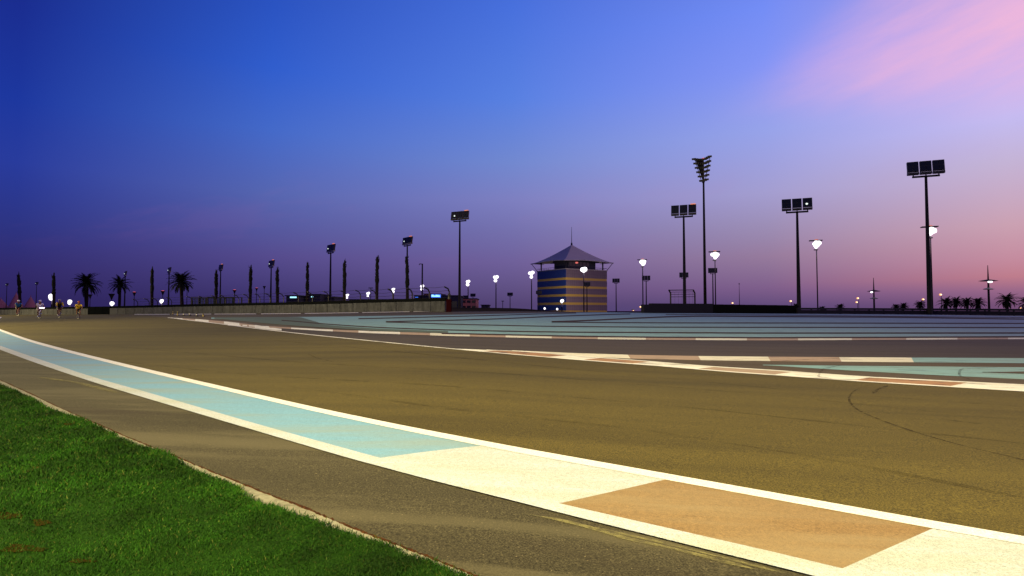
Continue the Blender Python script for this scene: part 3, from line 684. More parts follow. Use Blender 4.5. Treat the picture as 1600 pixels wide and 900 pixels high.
# mesh cage on the left behind the wall
D = 92
for (x0, x1, y0, lab) in ((299, 322, 464.5, 'dark green mesh enclosure behind the wall, the left of two beside the leafy palm'), (324, 366, 463.8, 'wider dark green mesh enclosure behind the wall, the right of two')):
    X0, X1 = xat(x0, D), xat(x1, D); zt = float(zat(y0, D)); t_ = thing('mesh_enclosure', lab, 'enclosure', ((X0 + X1) / 2, D, LOW), 0, 'mesh enclosures')
    w_ = (X1 - X0); hh = zt - LOW; mb = MB(); ml = MB()
    for i in range(int(w_ / .22) + 1):
        if i % 1 == 0: ml.box((-w_ / 2 + i * .22, 0, hh / 2), (.11, .03, hh - .1))
    for i in range(int(w_ / 1.6) + 2):
        xx = -w_ / 2 + i * w_ / (int(w_ / 1.6) + 1); mb.box((xx, 0, hh / 2), (.16, .16, hh)); mb.box((xx, 2.5, hh / 2), (.16, .16, hh))
    mb.box((0, 0, hh - .05), (w_, .1, .1)); mb.box((0, 2.5, hh - .05), (w_, .1, .1)); mb.box((-w_ / 2, 1.25, hh - .07), (.1, 2.5, .1)); mb.box((w_ / 2, 1.25, hh - .07), (.1, 2.5, .1))
    mb.build('frame', M['lamp_black'], t_); ml.build('mesh_panel', M['mesh_green'], t_)
# dark block wall on the right
def far_wall(name, label, cat, pts, ys_top, mat, n_blocks, depth=.5, ribs=False):
    t_ = thing(name, label, cat); mb = MB()
    xs_ = np.linspace(pts[0][0], pts[-1][0], n_blocks + 1)
    for i in range(n_blocks):
        xa, xb = xs_[i], xs_[i + 1]; a = np.array(at(xa, pl(pts, xa))); b = np.array(at(xb, pl(pts, xb))); b = b - (b - a) * .006
        m_ = (a + b) / 2; z0 = float(height(*m_)) - .05; zt = float(zat(pl(ys_top, (xa + xb) / 2), m_[1])); ang = math.atan2(b[1] - a[1], b[0] - a[0])
        mb.box((m_[0], m_[1], (z0 + zt) / 2), (np.linalg.norm(b - a), depth, zt - z0), Matrix.Rotation(ang, 3, 'Z'))
    mb.build('block', mat, t_); return t_
far_wall('barrier_wall', 'dark block barrier wall at the far edge of the blue run-off, tall left section', 'wall', [(1004, 489), (1112, 489.2)], [(1004, 476.5), (1010, 475.8), (1018, 474), (1112, 474.6)], M['wall_dark'], 9)
far_wall('barrier_wall', 'black low-gloss barrier wall right of the tall dark blocks, ending at the guard rail', 'wall', [(1112.5, 489.2), (1246, 490)], [(1112, 475.5), (1235, 477), (1246, 478)], M['black_board'], 8)
# guard rail on the right
tg = thing('guard_rail', 'long dark corrugated guard rail along the far right edge of the run-off', 'guard rail')
gx = np.linspace(1246, 1960, 64); gb = pl([(1246, 490.2), (1420, 491.2), (1600, 493.2), (1960, 497)], gx); gt = pl([(1246, 480.6), (1420, 481.4), (1600, 482.4), (1960, 484.6)], gx)
GW = pts_world(gx, gb)
for bi, (lo_, hi_) in enumerate(((.04, .33), (.36, .64), (.67, .98))):
    mb = MB(); vs_ = []
    prof = [(0, 0), (-.05, .18), (-.05, .32), (0, .5), (-.05, .68), (-.05, .82), (0, 1)]
    for (X, Y), b_, t_ in zip(GW, gb, gt):
        z0 = float(height(X, Y)); zt = float(zat(t_, Y)); hh = zt - z0
        vs_ += [(X, Y + d_, z0 + hh * (lo_ + (hi_ - lo_) * k)) for d_, k in prof] + [(X, Y + .03, z0 + hh * hi_), (X, Y + .03, z0 + hh * lo_)]
    m9 = 9; mb.add(vs_, [(i * m9 + k, i * m9 + (k + 1) % m9, (i + 1) * m9 + (k + 1) % m9, (i + 1) * m9 + k) for i in range(len(gx) - 1) for k in range(m9)])
    mb.build('rail', M['rail_dark'], tg)
for i in range(0, len(gx), 2):
    X, Y = GW[i]; z0 = float(height(X, Y)); zt = float(zat(gt[i], Y)); MB().box((X, Y + .15, (z0 + zt) / 2 - .05), (.12, .16, zt - z0 + .06)).build('post', M['mast_metal'], tg)
# open frame standing on the dark wall
D = 72
tq = thing('fence_frame', 'open wire catch frame with two bent posts standing on the dark block wall', 'fence')
for x, sx in ((1048, -1), (1086, 1)):
    X = xat(x, D); MB().tube([(X, D, LOW), (X, D, zat(458, D)), (X - .28, D - .3, zat(453.3, D))], .10, 6).build('post', M['lamp_black'], tq)
mb = MB()
for y in (453.5, 456.5, 460, 464): mb.tube([(xat(1044.5 + (0 if y < 455 else 3), D), D - .2, zat(y, D)), (xat(1083, D) + (.0 if y < 455 else .2), D - .2, zat(y - .4, D))], .03 if y > 455 else .05, 4)
for k in range(7): mb.tube([(xat(1049 + k * 5.6, D), D, zat(457, D)), (xat(1049 + k * 5.6, D), D, zat(474, D))], .010, 4)
mb.build('wire', M['lamp_black'], tq)

# ------------------------------------------------------------------ floodlight masts (unlit, three box heads)
def flood_mast(Hh, W=4.0, rb=.30, rt=.14, lit=False, panel='lamp_glass', pale=False):
    t_ = thing('floodlight_mast', '', 'floodlight')
    met = M['mast_metal']
    hb = Hh * 1.0                                # top of the heads
    cb = hb - 2.05 * (W / 4)
    k = W / 4
    MB().tube([(0, 0, 0), (0, 0, .5), (0, 0, cb)], [rb * 1.25, rb, rt], 12).build('pole', met, t_, True)
    c = MB(); c.tube([(-1.45 * k, 0, cb + .02), (1.45 * k, 0, cb + .02)], .13 * k, 8)
    for i in (-1, 0, 1): c.tube([(i * 1.35 * k, 0, cb), (i * 1.35 * k, -.05, cb + .28 * k)], .07 * k, 6)
    c.build('crossbar', met, t_)
    rot = Matrix.Rotation(R(-9), 3, 'X')
    for i in (-1, 0, 1):
        x = i * 1.36 * k; h_ = MB()
        ba = MB(); ba.box((x, 0, cb + .42 * k), (1.22 * k, .5 * k, .28 * k)); ba.build('ballast_box', M['pale_metal' if pale else 'lamp_black'], t_)  # paler colour stands in for lamp light on these boxes
        h_.box((x, .08 * k, cb + 1.32 * k), (1.22 * k, .34 * k, 1.30 * k), rot)          # lamp housing
        for sx in (-.59, .59): h_.box((x + sx * k, .02, cb + .66 * k), (.05 * k, .3 * k, .34 * k))
        o = h_.build('lamp_housing', M['lamp_black'], t_)
        pn = MB()
        for a in range(2):
            for b_ in range(2):
                pn.box((x + (a - .5) * .58 * k, .0, 0), (.50 * k, .03, .54 * k))
                vs_ = pn.v[-8:]; cz = cb + 1.32 * k + (b_ - .5) * .60 * k
                vs_ = [(p[0], -.105 * k - .02 + p[1] + (b_ - .5) * .60 * k * math.sin(R(9)) * 1.0 - .0, cz + p[2]) for p in vs_]; pn.v[-8:] = vs_
        pn.build('lamp_glass', M[panel], o)
    return t_
MASTS = [ # px, top y, head width px, rotation deg, extras, label
 (1446, 250.5, 47, -22, 'n', 'tallest unlit floodlight mast with three separate box heads, far right beside a lit lamp'),
 (1245, 309.5, 41, -22, 'g', 'unlit three-headed floodlight mast between the thin tiered mast and the far right mast'),
 (1068, 319.5, 36, -22, 'o', 'unlit three-headed floodlight mast just left of the tall thin tiered mast'),
 (718.5, 329.5, 29, -26, 'go', 'unlit three-headed floodlight mast standing alone left of the striped tower'),
 (636.5, 370, 18, -50, 'go', 'floodlight mast with a square dark head, right behind a tied palm'),
 (517, 381.5, 18, -50, 'go', 'floodlight mast with dark head between two tied palms, left of centre'),
 (424, 406.5, 15, -50, 'go', 'distant floodlight mast with a tied palm leaning against its right side'),
 (345, 413, 13, -50, 'o', 'distant floodlight mast just right of a tied palm near the mesh enclosures'),
 (264.5, 417.5, 12.5, -50, 'g', 'distant floodlight mast touching the left fronds of a leafy palm'),
 (196, 423.5, 11, -50, 'g', 'distant floodlight mast at the right edge of the small leafy palm'),
 (135, 437, 8.5, -30, 'g', 'small far floodlight mast seen in front of the biggest leafy palm'),
 (57.5, 440.5, 8, -30, 'g', 'small far floodlight mast above the white-jersey rider'),
 (11, 442.5, 7.5, -30, 'g', 'leftmost floodlight mast, small and far beyond the first rider'),
]
for px, ty, wpx, rz, ex_, lab in MASTS:
    D = 4.05 * math.cos(R(rz)) * F / wpx; Hh = float(zat(ty, D)) - LOW
    t_ = flood_mast(Hh, 4.0, .30 if px > 1000 else .30, .15, pale=px < 650)
    bx_ = {1446: 1455, 1245: 1249.5, 1068: 1070.5}.get(px, px)
    t_.location = (D * ray(px, ty)[0], D, LOW); t_.rotation_euler = (0, 0, R(rz))
    props(t_, lab, 'floodlight', 'unlit floodlight masts')
    if 'g' in ex_: MB().ball((-1.1 if px < 1200 else 1.25, -.22, Hh - .95), (.16, .08, .13), 8, 6).build('bright_spot', M['spot_dim'], t_)  # small glowing ball as the bright spot on a head
    if 'o' in ex_: MB().box((1.5, -.03, Hh - .02), (.8, .3, .14)).build('warning_light', M['warn_orange'], t_)

# masts that carry the lights of the near corner, just outside the frame
for (mx_, my_, mh, aim, lab) in ((-4.3, -14.0, 16.6, (2, 10), 'lit floodlight mast behind the photographer'), (-47.6, 19.4, 15.6, (-24, 36), 'lit floodlight mast outside the left edge, nearer one'), (-101, 74.5, 16.6, (-50, 66), 'lit floodlight mast outside the left edge, farther one')):
    t_ = flood_mast(mh, 4.0, .30, .15, panel='lamp_lit'); t_.location = (mx_, my_, float(height(mx_, my_)) - .3)
    t_.rotation_euler = (0, 0, math.atan2(aim[1] - my_, aim[0] - mx_) + math.pi / 2); props(t_, lab, 'floodlight')

# tall mast with six tiers
D = 95; Hh = float(zat(247, D)) - LOW
tt = thing('tiered_floodlight', 'tallest thin mast whose head is a V of six stacked lamp tiers, unlit', 'floodlight', (D * ray(1099.5, 300)[0], D, LOW), R(-25))
MB().tube([(0, 0, 0), (0, 0, Hh - .6)], [.27, .13], 12).build('pole', M['mast_metal'], tt, True)
for k in range(6):
    z = Hh - .35 - k * .70; wr = 2.0 - k * .20; wl = 1.45 - k * .22
    c = MB(); c.tube([(-wl * .9, -wl * .9, z), (0, 0, z), (wr * .62, -wr * .95, z)], .07, 6).build('tier_bar', M['mast_metal'], tt)
    for (ux, uy, w_) in ((.62, -.95, wr), (-.9, -.9, wl)):
        n_l = max(2, 4 - k // 2)
        lam = MB()
        for i in range(n_l):
            f = (i + 1) / n_l
            lam.box((ux * w_ * f, uy * w_ * f - .12, z - .02), (.62, .62, .30), Matrix.Rotation(R(12), 3, 'X'))
        lam.build('lamp_row', M['lamp_black'], tt)
pk_ = MB(); pk_.add([(0, -.25, Hh - 4.2), (-1.15, -1.15, Hh - .3), (0, -.25, Hh - .1), (.12, -.1, Hh - 4.2), (-1.05, -1.0, Hh - .3), (.12, -.1, Hh - .1)], [(0, 1, 2), (3, 5, 4), (0, 3, 4, 1), (1, 4, 5, 2), (2, 5, 3, 0)]); pk_.build('back_panel', M['lamp_black'], tt)
c = MB()
for sx in (-1, 1): c.tube([(0, 0, Hh - 4.4), (sx * .3, -.4, Hh - 3.9), (sx * 1.2, -1.2, Hh - .3)], .05, 6)
c.build('brace', M['mast_metal'], tt)
MB().ball((0, 0, Hh - .1), (.30, .22, .14), 10, 6).build('warning_light', M['warn_red'], tt)

# ------------------------------------------------------------------ lit floodlight masts
def lit_mast(px, ty, D, wpx, style, label):
    jt = lambda tt, k=.07: tuple((a + random.uniform(-k, k), b + random.uniform(-k * .6, k * .6), c * random.uniform(.82, 1.1)) for a, b, c in tt)
    s_ = wpx * D / F                                    # real head width
    Hh = float(zat(ty, D)) - LOW
    t_ = thing('lit_floodlight', label, 'floodlight', (D * ray(px, ty)[0], D, LOW), R(-20), 'lit floodlights')
    MB().tube([(0, 0, 0), (0, 0, Hh - s_ * .8)], [max(.16, .0011 * D), max(.10, .0008 * D)], 8).build('pole', M['mast_metal'], t_, True)
    MB().tube([(0, 0, Hh - s_ * 2.2), (0, 0, Hh - s_ * .75)], [max(.10, .0008 * D) * 1.12, max(.12, .0009 * D)], 8).build('pole_lit_top', M['pale_metal'], t_, True)  # paler sleeve paints the lamp's light onto the pole top
    if style == 'cluster':
        MB().box((-.05 * s_, .1, Hh - .02 * s_), (1.15 * s_, .5 * s_, .07 * s_), Matrix.Rotation(R(0), 3, 'Y')).build('hood', M['mast_metal'], t_)
        MB().ball((.0, 0, Hh + .06 * s_), (.18 * s_, .1 * s_, .06 * s_), 8, 5).build('warning_light', M['warn_orange'], t_)
        for (x, z, r) in jt(((-.20, -.34, .20), (.20, -.32, .24), (.02, -.46, .26), (.0, -.26, .24), (-.02, -.66, .14))):
            MB().ball((x * s_, -.1 * s_, Hh + z * s_), (r * s_, .16 * s_, r * s_ * 1.0), 12, 8, .06).build('lamp', M['lamp_lit'], t_, True)
        MB().box((-.05 * s_, 0, Hh - .93 * s_), (.36 * s_, .2 * s_, .10 * s_)).build('collar', M['pale_metal'], t_)
    elif style == 'double':
        for (x, z, r) in jt(((.18, -.28, .31), (-.20, -.36, .26), (-.02, -.60, .16), (-.05, -.92, .31))):
            MB().ball((x * s_, -.1 * s_, Hh + z * s_), (r * s_, .18 * s_, r * s_ * .86), 12, 8, .06).build('lamp', M['lamp_lit'], t_, True)
    else:
        for (x, z, r_) in jt(((-.10, -.42, .36), (.16, -.36, .33), (-.02, -.62, .30))):
            MB().ball((x * s_, -.1 * s_, Hh + z * s_), (r_ * s_, .2 * s_, r_ * s_ * .95), 12, 8, .06).build('lamp', M['lamp_lit'], t_, True)
    return t_
LIT = [
 (1453.5, 354, 128, 19, 'cluster', 'lit floodlight glowing behind the pole of the far right mast'),
 (1275.5, 375.5, 150, 16, 'cluster', 'lit floodlight on its own pole right of the second three-headed mast'),
 (1117, 393, 175, 15, 'cluster', 'lit floodlight just right of the tall thin tiered mast'),
 (1004, 405.5, 200, 12.5, 'cluster', 'lit floodlight on a pole between the striped tower and the tall masts'),
 (912, 416.5, 250, 11, 'single', 'lit floodlight shining in front of the right face of the striped tower'),
 (830.5, 423.5, 255, 10, 'double', 'lit floodlight with two lamp clusters against the left edge of the striped tower'),
 (775, 430, 270, 9.5, 'double', 'lit floodlight in open sky between the lone mast and the striped tower'),
 (731.5, 437, 300, 8.5, 'double', 'lit floodlight just right of the lone three-headed mast'),
 (660, 444.5, 330, 8, 'double', 'lit floodlight beside the thin hooked lamp column'),
 (615, 449.5, 350, 7, 'double', 'lit floodlight right of the last tied palm by the wall'),
 (575.5, 456.5, 370, 6.5, 'double', 'lit floodlight between two tied palms left of centre, close under a flat lamp'),
 (543, 459, 380, 6.5, 'double', 'lit floodlight at the foot of a tied palm, the leftmost double lamp'),
 (253, 467.0, 390, 8.5, 'single', 'single round lit lamp between the slim tied palm and the leafy palm'),
 (176, 471.0, 400, 8.0, 'single', 'single round lit lamp above the black panel of the wall'),
 (110, 467.5, 380, 10, 'single', 'single lit lamp beside the rider in yellow'),
 (81, 459.0, 330, 11, 'single', 'largest round lit lamp below the tied palm, between two riders'),
]
for a in LIT: lit_mast(*a)
for (px, py, D, c, s_) in ((878, 469.5, 240, 'double', 6),):
    lit_mast(px, 467, D, 7, 'single', 'small lit lamp low in front of the blue face of the tower')
for px, py, lab in ((851, 482, 'tiny bright ground lamp at the foot of the tower, left of two'), (870.5, 483, 'tiny bright ground lamp at the foot of the tower, right of two')):
    D = 240; t_ = thing('ground_lamp', lab, 'lamp', (xat(px, D), D, LOW), 0, 'tiny lamps at the tower foot'); z = float(zat(py, D)) - LOW
    MB().tube([(0, 0, 0), (0, 0, z)], .1, 6).build('pole', M['mast_metal'], t_); MB().ball((0, -.1, z), (.42, .3, .45), 8, 6).build('lamp', M['lamp_lit'], t_)
pl_ = bpy.data.lights.new('tower_flood', 'SPOT'); pl_.energy = 26000; pl_.color = (1, .85, .62); pl_.spot_size = R(70); pl_.shadow_soft_size = .5; pl_.spot_blend = 1
po = bpy.data.objects.new('tower_flood', pl_); col.objects.link(po); po.location = (xat(876, 270), 268, zat(448, 270)); po.rotation_euler = (Vector((xat(890, 303), 303, 12)) - po.location).to_track_quat('-Z', 'Y').to_euler()

# small unlit second-row masts
SMALL = [
 (1009.5, 430.5, 13, 'small dark lamp box just right of the lit floodlight nearest the tower in open sky'),
 (1068.5, 425.5, 14, 'small dark lamp box half hidden behind the mast left of the tiered one'),
 (1113.5, 418.5, 14, 'small dark lamp box just under the lit floodlight beside the tiered mast'),
 (962.5, 435, 11.5, 'small dark lamp box on a pole in open sky just right of the striped tower'),
 (917, 440.5, 11, 'small dark lamp box in front of the right face of the tower'),
 (878, 447, 9, 'small dark lamp box in front of the front corner of the tower'),
 (842, 454, 9.5, 'small dark lamp box at the lower left edge of the tower'),
 (797, 457, 9, 'small dark lamp box standing alone on the mound left of the tower'),
 (739, 458.5, 8.5, 'small dark lamp box right of the pink building'),
 (727, 461.5, 8, 'small dark lamp box behind the lone mast pole by the pink building'),
]
for px, ty, wpx, lab in SMALL:
    Wm = 3.2; D = Wm * F / wpx; Hh = float(zat(ty, D)) - LOW
    t_ = thing('lamp_mast', lab, 'floodlight', (D * ray(px, ty)[0], D, LOW), R(-12), 'small unlit lamp masts')
    MB().tube([(0, 0, 0), (0, 0, Hh - 2.0)], [.26, .17], 10).build('pole', M['mast_metal'], t_, True)
    b_ = MB(); b_.tube([(-.9, 0, Hh - 2.15), (.9, 0, Hh - 2.15)], .12, 6)
    for i in (-1, 1): b_.tube([(i * .8, 0, Hh - 2.15), (i * .8, 0, Hh - 1.8)], .08, 6)
    b_.build('bracket', M['mast_metal'], t_)
    h_ = MB()
    for i in (-1, 0, 1): h_.box((i * 1.05, 0, Hh - .95), (1.0, .5, 1.75), Matrix.Rotation(R(-8), 3, 'X'))
    h_.build('lamp_housing', M['lamp_black'], t_)
# distant V-shaped heads with red lights
VH = [(210, 456.5, 6), (254.5, 454.5, 6.5), (292.5, 447, 7), (366.5, 453, 6), (401, 450, 5), (413, 447, 5), (141, 460, 6.5), (174.5, 459, 9)]
VL = ['left of the slim tied palm', 'right of the slim tied palm', 'under the right fronds of the leafy palm', 'between the mesh enclosures and a tied palm', 'just right of a tied palm, lower of two', 'just left of the dark-headed mast, higher of two', 'behind the right side of the biggest leafy palm', 'left of the small leafy palm, widest']
for (px, ty, wpx), l_ in zip(VH, VL):
    D = 480.; w_ = wpx * D / F; Hh = float(zat(ty, D)) - LOW
    t_ = thing('funnel_lamp', 'far funnel-headed lamp pole ' + l_, 'floodlight', (D * ray(px, ty)[0], D, LOW), 0, 'far funnel-headed lamp poles')
    MB().tube([(0, 0, 0), (0, 0, Hh - w_)], [.32, .22], 8).build('pole', M['mast_metal'], t_)
    MB().tube([(0, 0, Hh - w_ * 1.1), (0, 0, Hh - w_ * .35), (0, 0, Hh)], [.2, w_ * .32, w_ * .52], 8).build('lamp_housing', M['lamp_black'], t_)
    if px not in (141, 174.5, 292.5, 413): MB().ball((0, -.1, Hh), (w_ * .4, w_ * .3, w_ * .12), 8, 5).build('warning_light', M['warn_red'], t_)
# hooked column and flat lamps
D = 150; Hh = float(zat(412, D)) - LOW
th_ = thing('lamp_column', 'thin dark column with a short hook at its top, in front of the blue sign', 'lamp post', (xat(659.5, D), D, LOW))
MB().tube([(0, 0, 0), (0, 0, Hh)], [.24, .17], 8).build('pole', M['mast_metal'], th_)
MB().tube([(0, 0, Hh - .1), (-.7, 0, Hh - .05), (-.85, 0, Hh - .35)], .11, 6).build('hook', M['mast_metal'], th_)
for px, ty, w_, lab in ((579, 450, 7, 'thin post with a flat T-shaped lamp above the double floodlight'), (989, 484, 4, 'tiny T-shaped lamp post on the horizon right of the tower'), (785.5, 470.5, 4, 'tiny T-shaped lamp post right of the open-sky floodlight')):
    D = 260; Hh = float(zat(ty, D)) - LOW; s_ = w_ * D / F
    t_ = thing('flat_lamp', lab, 'lamp post', (xat(px, D), D, LOW), 0)
    MB().tube([(0, 0, 0), (0, 0, Hh)], .13, 6).build('pole', M['mast_metal'], t_); MB().box((0, 0, Hh), (s_, .3, .35)).build('lamp_head', M['lamp_black'], t_)
# double-disc lamps on the right
def disc_lamp(px, tip, y1, w1, y2, w2, D, lab, bright, lx):
    Hh = float(zat(tip, D)) - LOW; z1 = float(zat(y1, D)) - LOW; z2 = float(zat(y2, D)) - LOW; a = w1 * D / F / 2; b_ = w2 * D / F / 2
    t_ = thing('disc_lamp', lab, 'lamp post', (xat(px, D), D, LOW), 0, 'double-disc lamps')
    MB().tube([(0, 0, 0), (0, 0, z2), (0, 0, z1 + .3), (0, 0, Hh)], [.22, .18, .14, .05], 8).build('pole', M['mast_metal'], t_)
    for z, r, n_ in ((z1, a, 'upper_disc'), (z2, b_, 'lower_disc')):
        MB().tube([(0, 0, z - .08), (0, 0, z), (0, 0, z + .28)], [r * .75, r, .25], 20).build(n_, M['mast_metal'] if n_ == 'upper_disc' else M['pale_metal'], t_)
    MB().ball((lx * a, -.3, z1 - .22), (bright * a, .4, .20), 10, 6).build('lamp', M['lamp_lit'], t_)
disc_lamp(1366, 434, 455, 19, 466.5, 12, 130, 'thin spire lamp with two flat discs, the smaller one between palms', .14, -.5)
disc_lamp(1545.5, 414.5, 438.8, 25, 451.8, 15, 115, 'larger thin spire lamp with two flat discs and a glowing underside, near the right edge', .28, .08)
# orange street lamps
for px, py, D, sz, lab in ((1000.5, 479.5, 300, 2.6, 'small orange street lamp right of the tower, higher of two'), (989, 484.8, 330, 2.3, 'small orange street lamp right of the tower, lower of two'),
                       (1144.5, 473.5, 260, 2.6, 'small orange street lamp over the black wall near the antenna'), (1235.5, 470.5, 260, 3.2, 'orange street lamp just left of the second three-headed mast'),
                       (1247, 475, 280, 2.0, 'tiny orange street lamp touching the left side of a mast base'), (1340.5, 466, 240, 3.2, 'orange street lamp, higher of a pair left of the smaller disc lamp'),
                       (1338.5, 472.2, 260, 2.8, 'orange street lamp, lower of a pair left of the smaller disc lamp'), (1442.5, 467.8, 240, 3.2, 'orange street lamp over a small palm left of the far right mast'),
                       (1470, 460.3, 230, 3.6, 'orange street lamp just right of the far right mast'), (1595, 481.2, 240, 1.8, 'tiny pale lamp low between the palms at the right edge')):
    Hh = float(zat(py, D)) - LOW; s_ = sz * D / F
    t_ = thing('street_lamp', lab, 'street lamp', (xat(px + 1.5, D), D, LOW), 0, 'orange street lamps')
    MB().tube([(0, 0, 0), (0, 0, Hh - .8), (-.3, 0, Hh - .1), (-1.0, 0, Hh)], [.13, .10, .08, .07], 6).build('pole', M['mast_metal'], t_)
    MB().ball((-.45, -.1, Hh), (s_ * .62, .3, s_ * .48), 10, 6).build('lamp', M['lamp_orange'], t_)
    MB().ball((-.45, -.5, Hh), (s_ * .34, .2, s_ * .28), 8, 6).build('lamp_core', M['lamp_amber_core'], t_)
D = 260; t_ = thing('antenna_mast', 'very thin antenna mast right of the tiered floodlight', 'antenna', (xat(1155.5, D), D, LOW))
MB().tube([(0, 0, 0), (0, 0, zat(443, D) - LOW)], [.22, .07], 6).build('pole', M['rail_dark'], t_); MB().box((0, 0, zat(443.5, D) - LOW), (.3, .3, .6)).build('aerial', M['rail_dark'], t_)

# ------------------------------------------------------------------ striped tower
D = 300.0; S = 25.5; cx_, cy_ = xat(884, D), D
al = R(33)       # the front corner points at the camera, right face wider
tw_ = thing('tower', 'square striped race control tower with blue and mauve faces, gold bands and pointed canopy roof', 'tower', (cx_, cy_, LOW), 0)
ex1 = Vector((math.cos(al), math.sin(al), 0)) * 1.13; ex2 = Vector((-math.sin(al), math.cos(al), 0))   # right face runs along ex1, left along ex2
zt = float(zat(420.5, D)) - LOW
def P3(a, b_, z): return ex1 * a + ex2 * b_ + Vector((0, 0, z))
def slab(mb, a0, a1, b0, b1, z0, z1):
    mb.add([P3(a, b_, z) for z in (z0, z1) for b_ in (b0, b1) for a in (a0, a1)], [(0, 2, 3, 1), (4, 5, 7, 6), (0, 1, 5, 4), (2, 6, 7, 3), (0, 4, 6, 2), (1, 3, 7, 5)])
mb = MB(); slab(mb, .3, S - .3, .3, S - .3, 0, zt - .3); mb.build('core', M['building_dark'], tw_)
bands = [float(zat(y, D)) - LOW for y in (435.2, 448.2, 461.2, 474.2, 487)]
edges_z = [zt] + bands
mbl = MB(); mbr = MB(); gl = MB(); grt = MB()
zprev = zt
for zb in bands:
    slab(mbl, 0, .3, 0, S, zb + .62, zprev - (.62 if zprev != zt else 0)); zprev = zb
zprev = zt
br_ = bpy.data.objects.new('panel_face', None)
faces = MB()
for zb in bands:
    slab(faces, 0.3, S, 0, .3, zb + .62, zprev - (.62 if zprev != zt else 0)); zprev = zb
mbl.build('blue_face', M['blue_panel'], tw_)
faces.build('mauve_face', M['mauve_panel'], tw_)
for zb in bands:
    slab(gl, .06, .3, .06, S - .1, zb - .615, zb + .615); slab(grt, .31, S - .1, .06, .3, zb - .615, zb + .615)
gl.build('gold_band', M['gold_band'], tw_); grt.build('gold_band', M['gold_band'], tw_)
rim = MB(); slab(rim, -.2, S + .2, -.2, S + .2, zt, zt + .45); rim.build('terrace', M['pale_metal'], tw_)
ra = MB()
for k in range(13):
    t0 = S * k / 12
    for a, b_ in ((0, t0), (t0, 0), (S, t0), (t0, S)): ra.tube([P3(a, b_, zt + .4), P3(a, b_, zt + 1.5)], .05, 4)
for a0, b0, a1, b1 in ((0, 0, S, 0), (0, 0, 0, S), (S, 0, S, S), (0, S, S, S)): ra.tube([P3(a0, b0, zt + 1.5), P3(a1, b1, zt + 1.5)], .07, 4)
ra.build('railing', M['rail_dark'], tw_)
cr = MB(); slab(cr, 3.5, S - 5.0, 3.0, 15, zt + .45, zt + 5.6); cr.build('cabin', M['building_dark'], tw_)
cw = MB()
for k in range(6): slab(cw, 4.2 + k * 2.1, 5.9 + k * 2.1, 2.94, 3.0, zt + 2.2, zt + 4.6)
cw.build('window', M['window_dark'], tw_)
MB().ball(tuple(P3(8.5, 2.7, zt + 4.0)), (.9, .3, .45), 8, 6).build('warning_light', M['warn_red'], tw_)
ze = float(zat(409.5, D + 10)) - LOW; zp = float(zat(381.5, D + 16)) - LOW; zs = float(zat(353.5, D + 16)) - LOW
rf = MB(); NR = 14; NC = 12; cen = Vector((S / 2, S / 2)); vs_ = []
for i in range(NR + 1):
    r_ = i / NR
    for sd_ in range(4):
        ca = [(-1, -1), (1, -1), (1, 1), (-1, 1)][sd_]; cb_ = [(-1, -1), (1, -1), (1, 1), (-1, 1)][(sd_ + 1) % 4]
        for j in range(NC):
            q = j / NC; inn = 1 - .16 * math.sin(math.pi * q) * r_
            hx = (ca[0] * (1 - q) + cb_[0] * q) * inn; hy = (ca[1] * (1 - q) + cb_[1] * q) * inn
            k_ = S / 2 * 1.185 * r_; z = zp + (ze - zp) * (1 - (1 - r_) ** 1.28) + (.9 * math.sin(math.pi * q)) * r_
            vs_.append(P3(cen.x + hx * k_, cen.y + hy * k_, z))
c = 4 * NC
fs_ = [(i * c + k, i * c + (k + 1) % c, (i + 1) * c + (k + 1) % c, (i + 1) * c + k) for i in range(NR) for k in range(c)]
rf.add(vs_, fs_); rf.tube([vs_[-c + k_ % c] - Vector((0, 0, .12)) for k_ in range(c + 1)], .26, 6); rf.build('canopy_roof', M['roof_fabric'], tw_, False)
sp = MB(); sp.tube([P3(S / 2, S / 2, zp - .6), P3(S / 2, S / 2, zp + 1.0), P3(S / 2, S / 2, zp + 1.1), P3(S / 2, S / 2, zs)], [.5, .45, .18, .08], 8); sp.build('spire', M['rail_dark'], tw_)
for a, b_ in ((1.5, 1.5), (S - 1.5, 1.5), (1.5, S - 1.5), (S - 1.5, S - 1.5)):
    MB().tube([P3(a, b_, zt + .4), P3(a, b_, ze + 1.2)], [.35, .45], 8).build('column', M['rail_dark'], tw_)
for a, b_ in ((0, 0), (S, 0), (0, S), (S, S)):
    st = MB()
    o_ = lambda x: S / 2 + (x - S / 2) * 1.17
    st.tube([P3(a, b_, zt + .4), P3(o_(a), o_(b_), ze)], .16, 6); st.tube([P3(S / 2 + (a - S / 2) * .8, S / 2 + (b_ - S / 2) * .8, zt + 4), P3(o_(a), o_(b_), ze)], .14, 6)
    st.build('strut', M['rail_dark'], tw_)

# ------------------------------------------------------------------ buildings and signs behind the wall
def hall(name, label, x0, x1, ytop, D, mat, cat='building', floors=0, depth=20):
    X0, X1 = xat(x0, D), xat(x1, D); zt_ = float(zat(ytop, D)) - LOW; t_ = thing(name, label, cat, ((X0 + X1) / 2, D, LOW)); w_ = X1 - X0
    MB().box((0, depth / 2, zt_ / 2), (w_, depth, zt_)).build('wall', mat, t_)
    MB().box((0, depth / 2, zt_ + .15), (w_ + .8, depth + .8, .3)).build('roof', M['building_dark'], t_)
    for k in range(floors):
        n_ = max(3, int(w_ / 6)); z = zt_ * (k + .5) / floors; wm = MB()
        for i in range(n_): wm.box((-w_ / 2 + (i + .5) * w_ / n_, -.02, z), (w_ / n_ * .72, .1, zt_ / floors * .45))
        wm.build('window', M['window_dark'], t_)
    return t_, w_, zt_
hall('pit_building', 'long dark low building behind the wall carrying a glowing blue sign', 648, 717, 462.3, 240, M['building_dark'], floors=1)
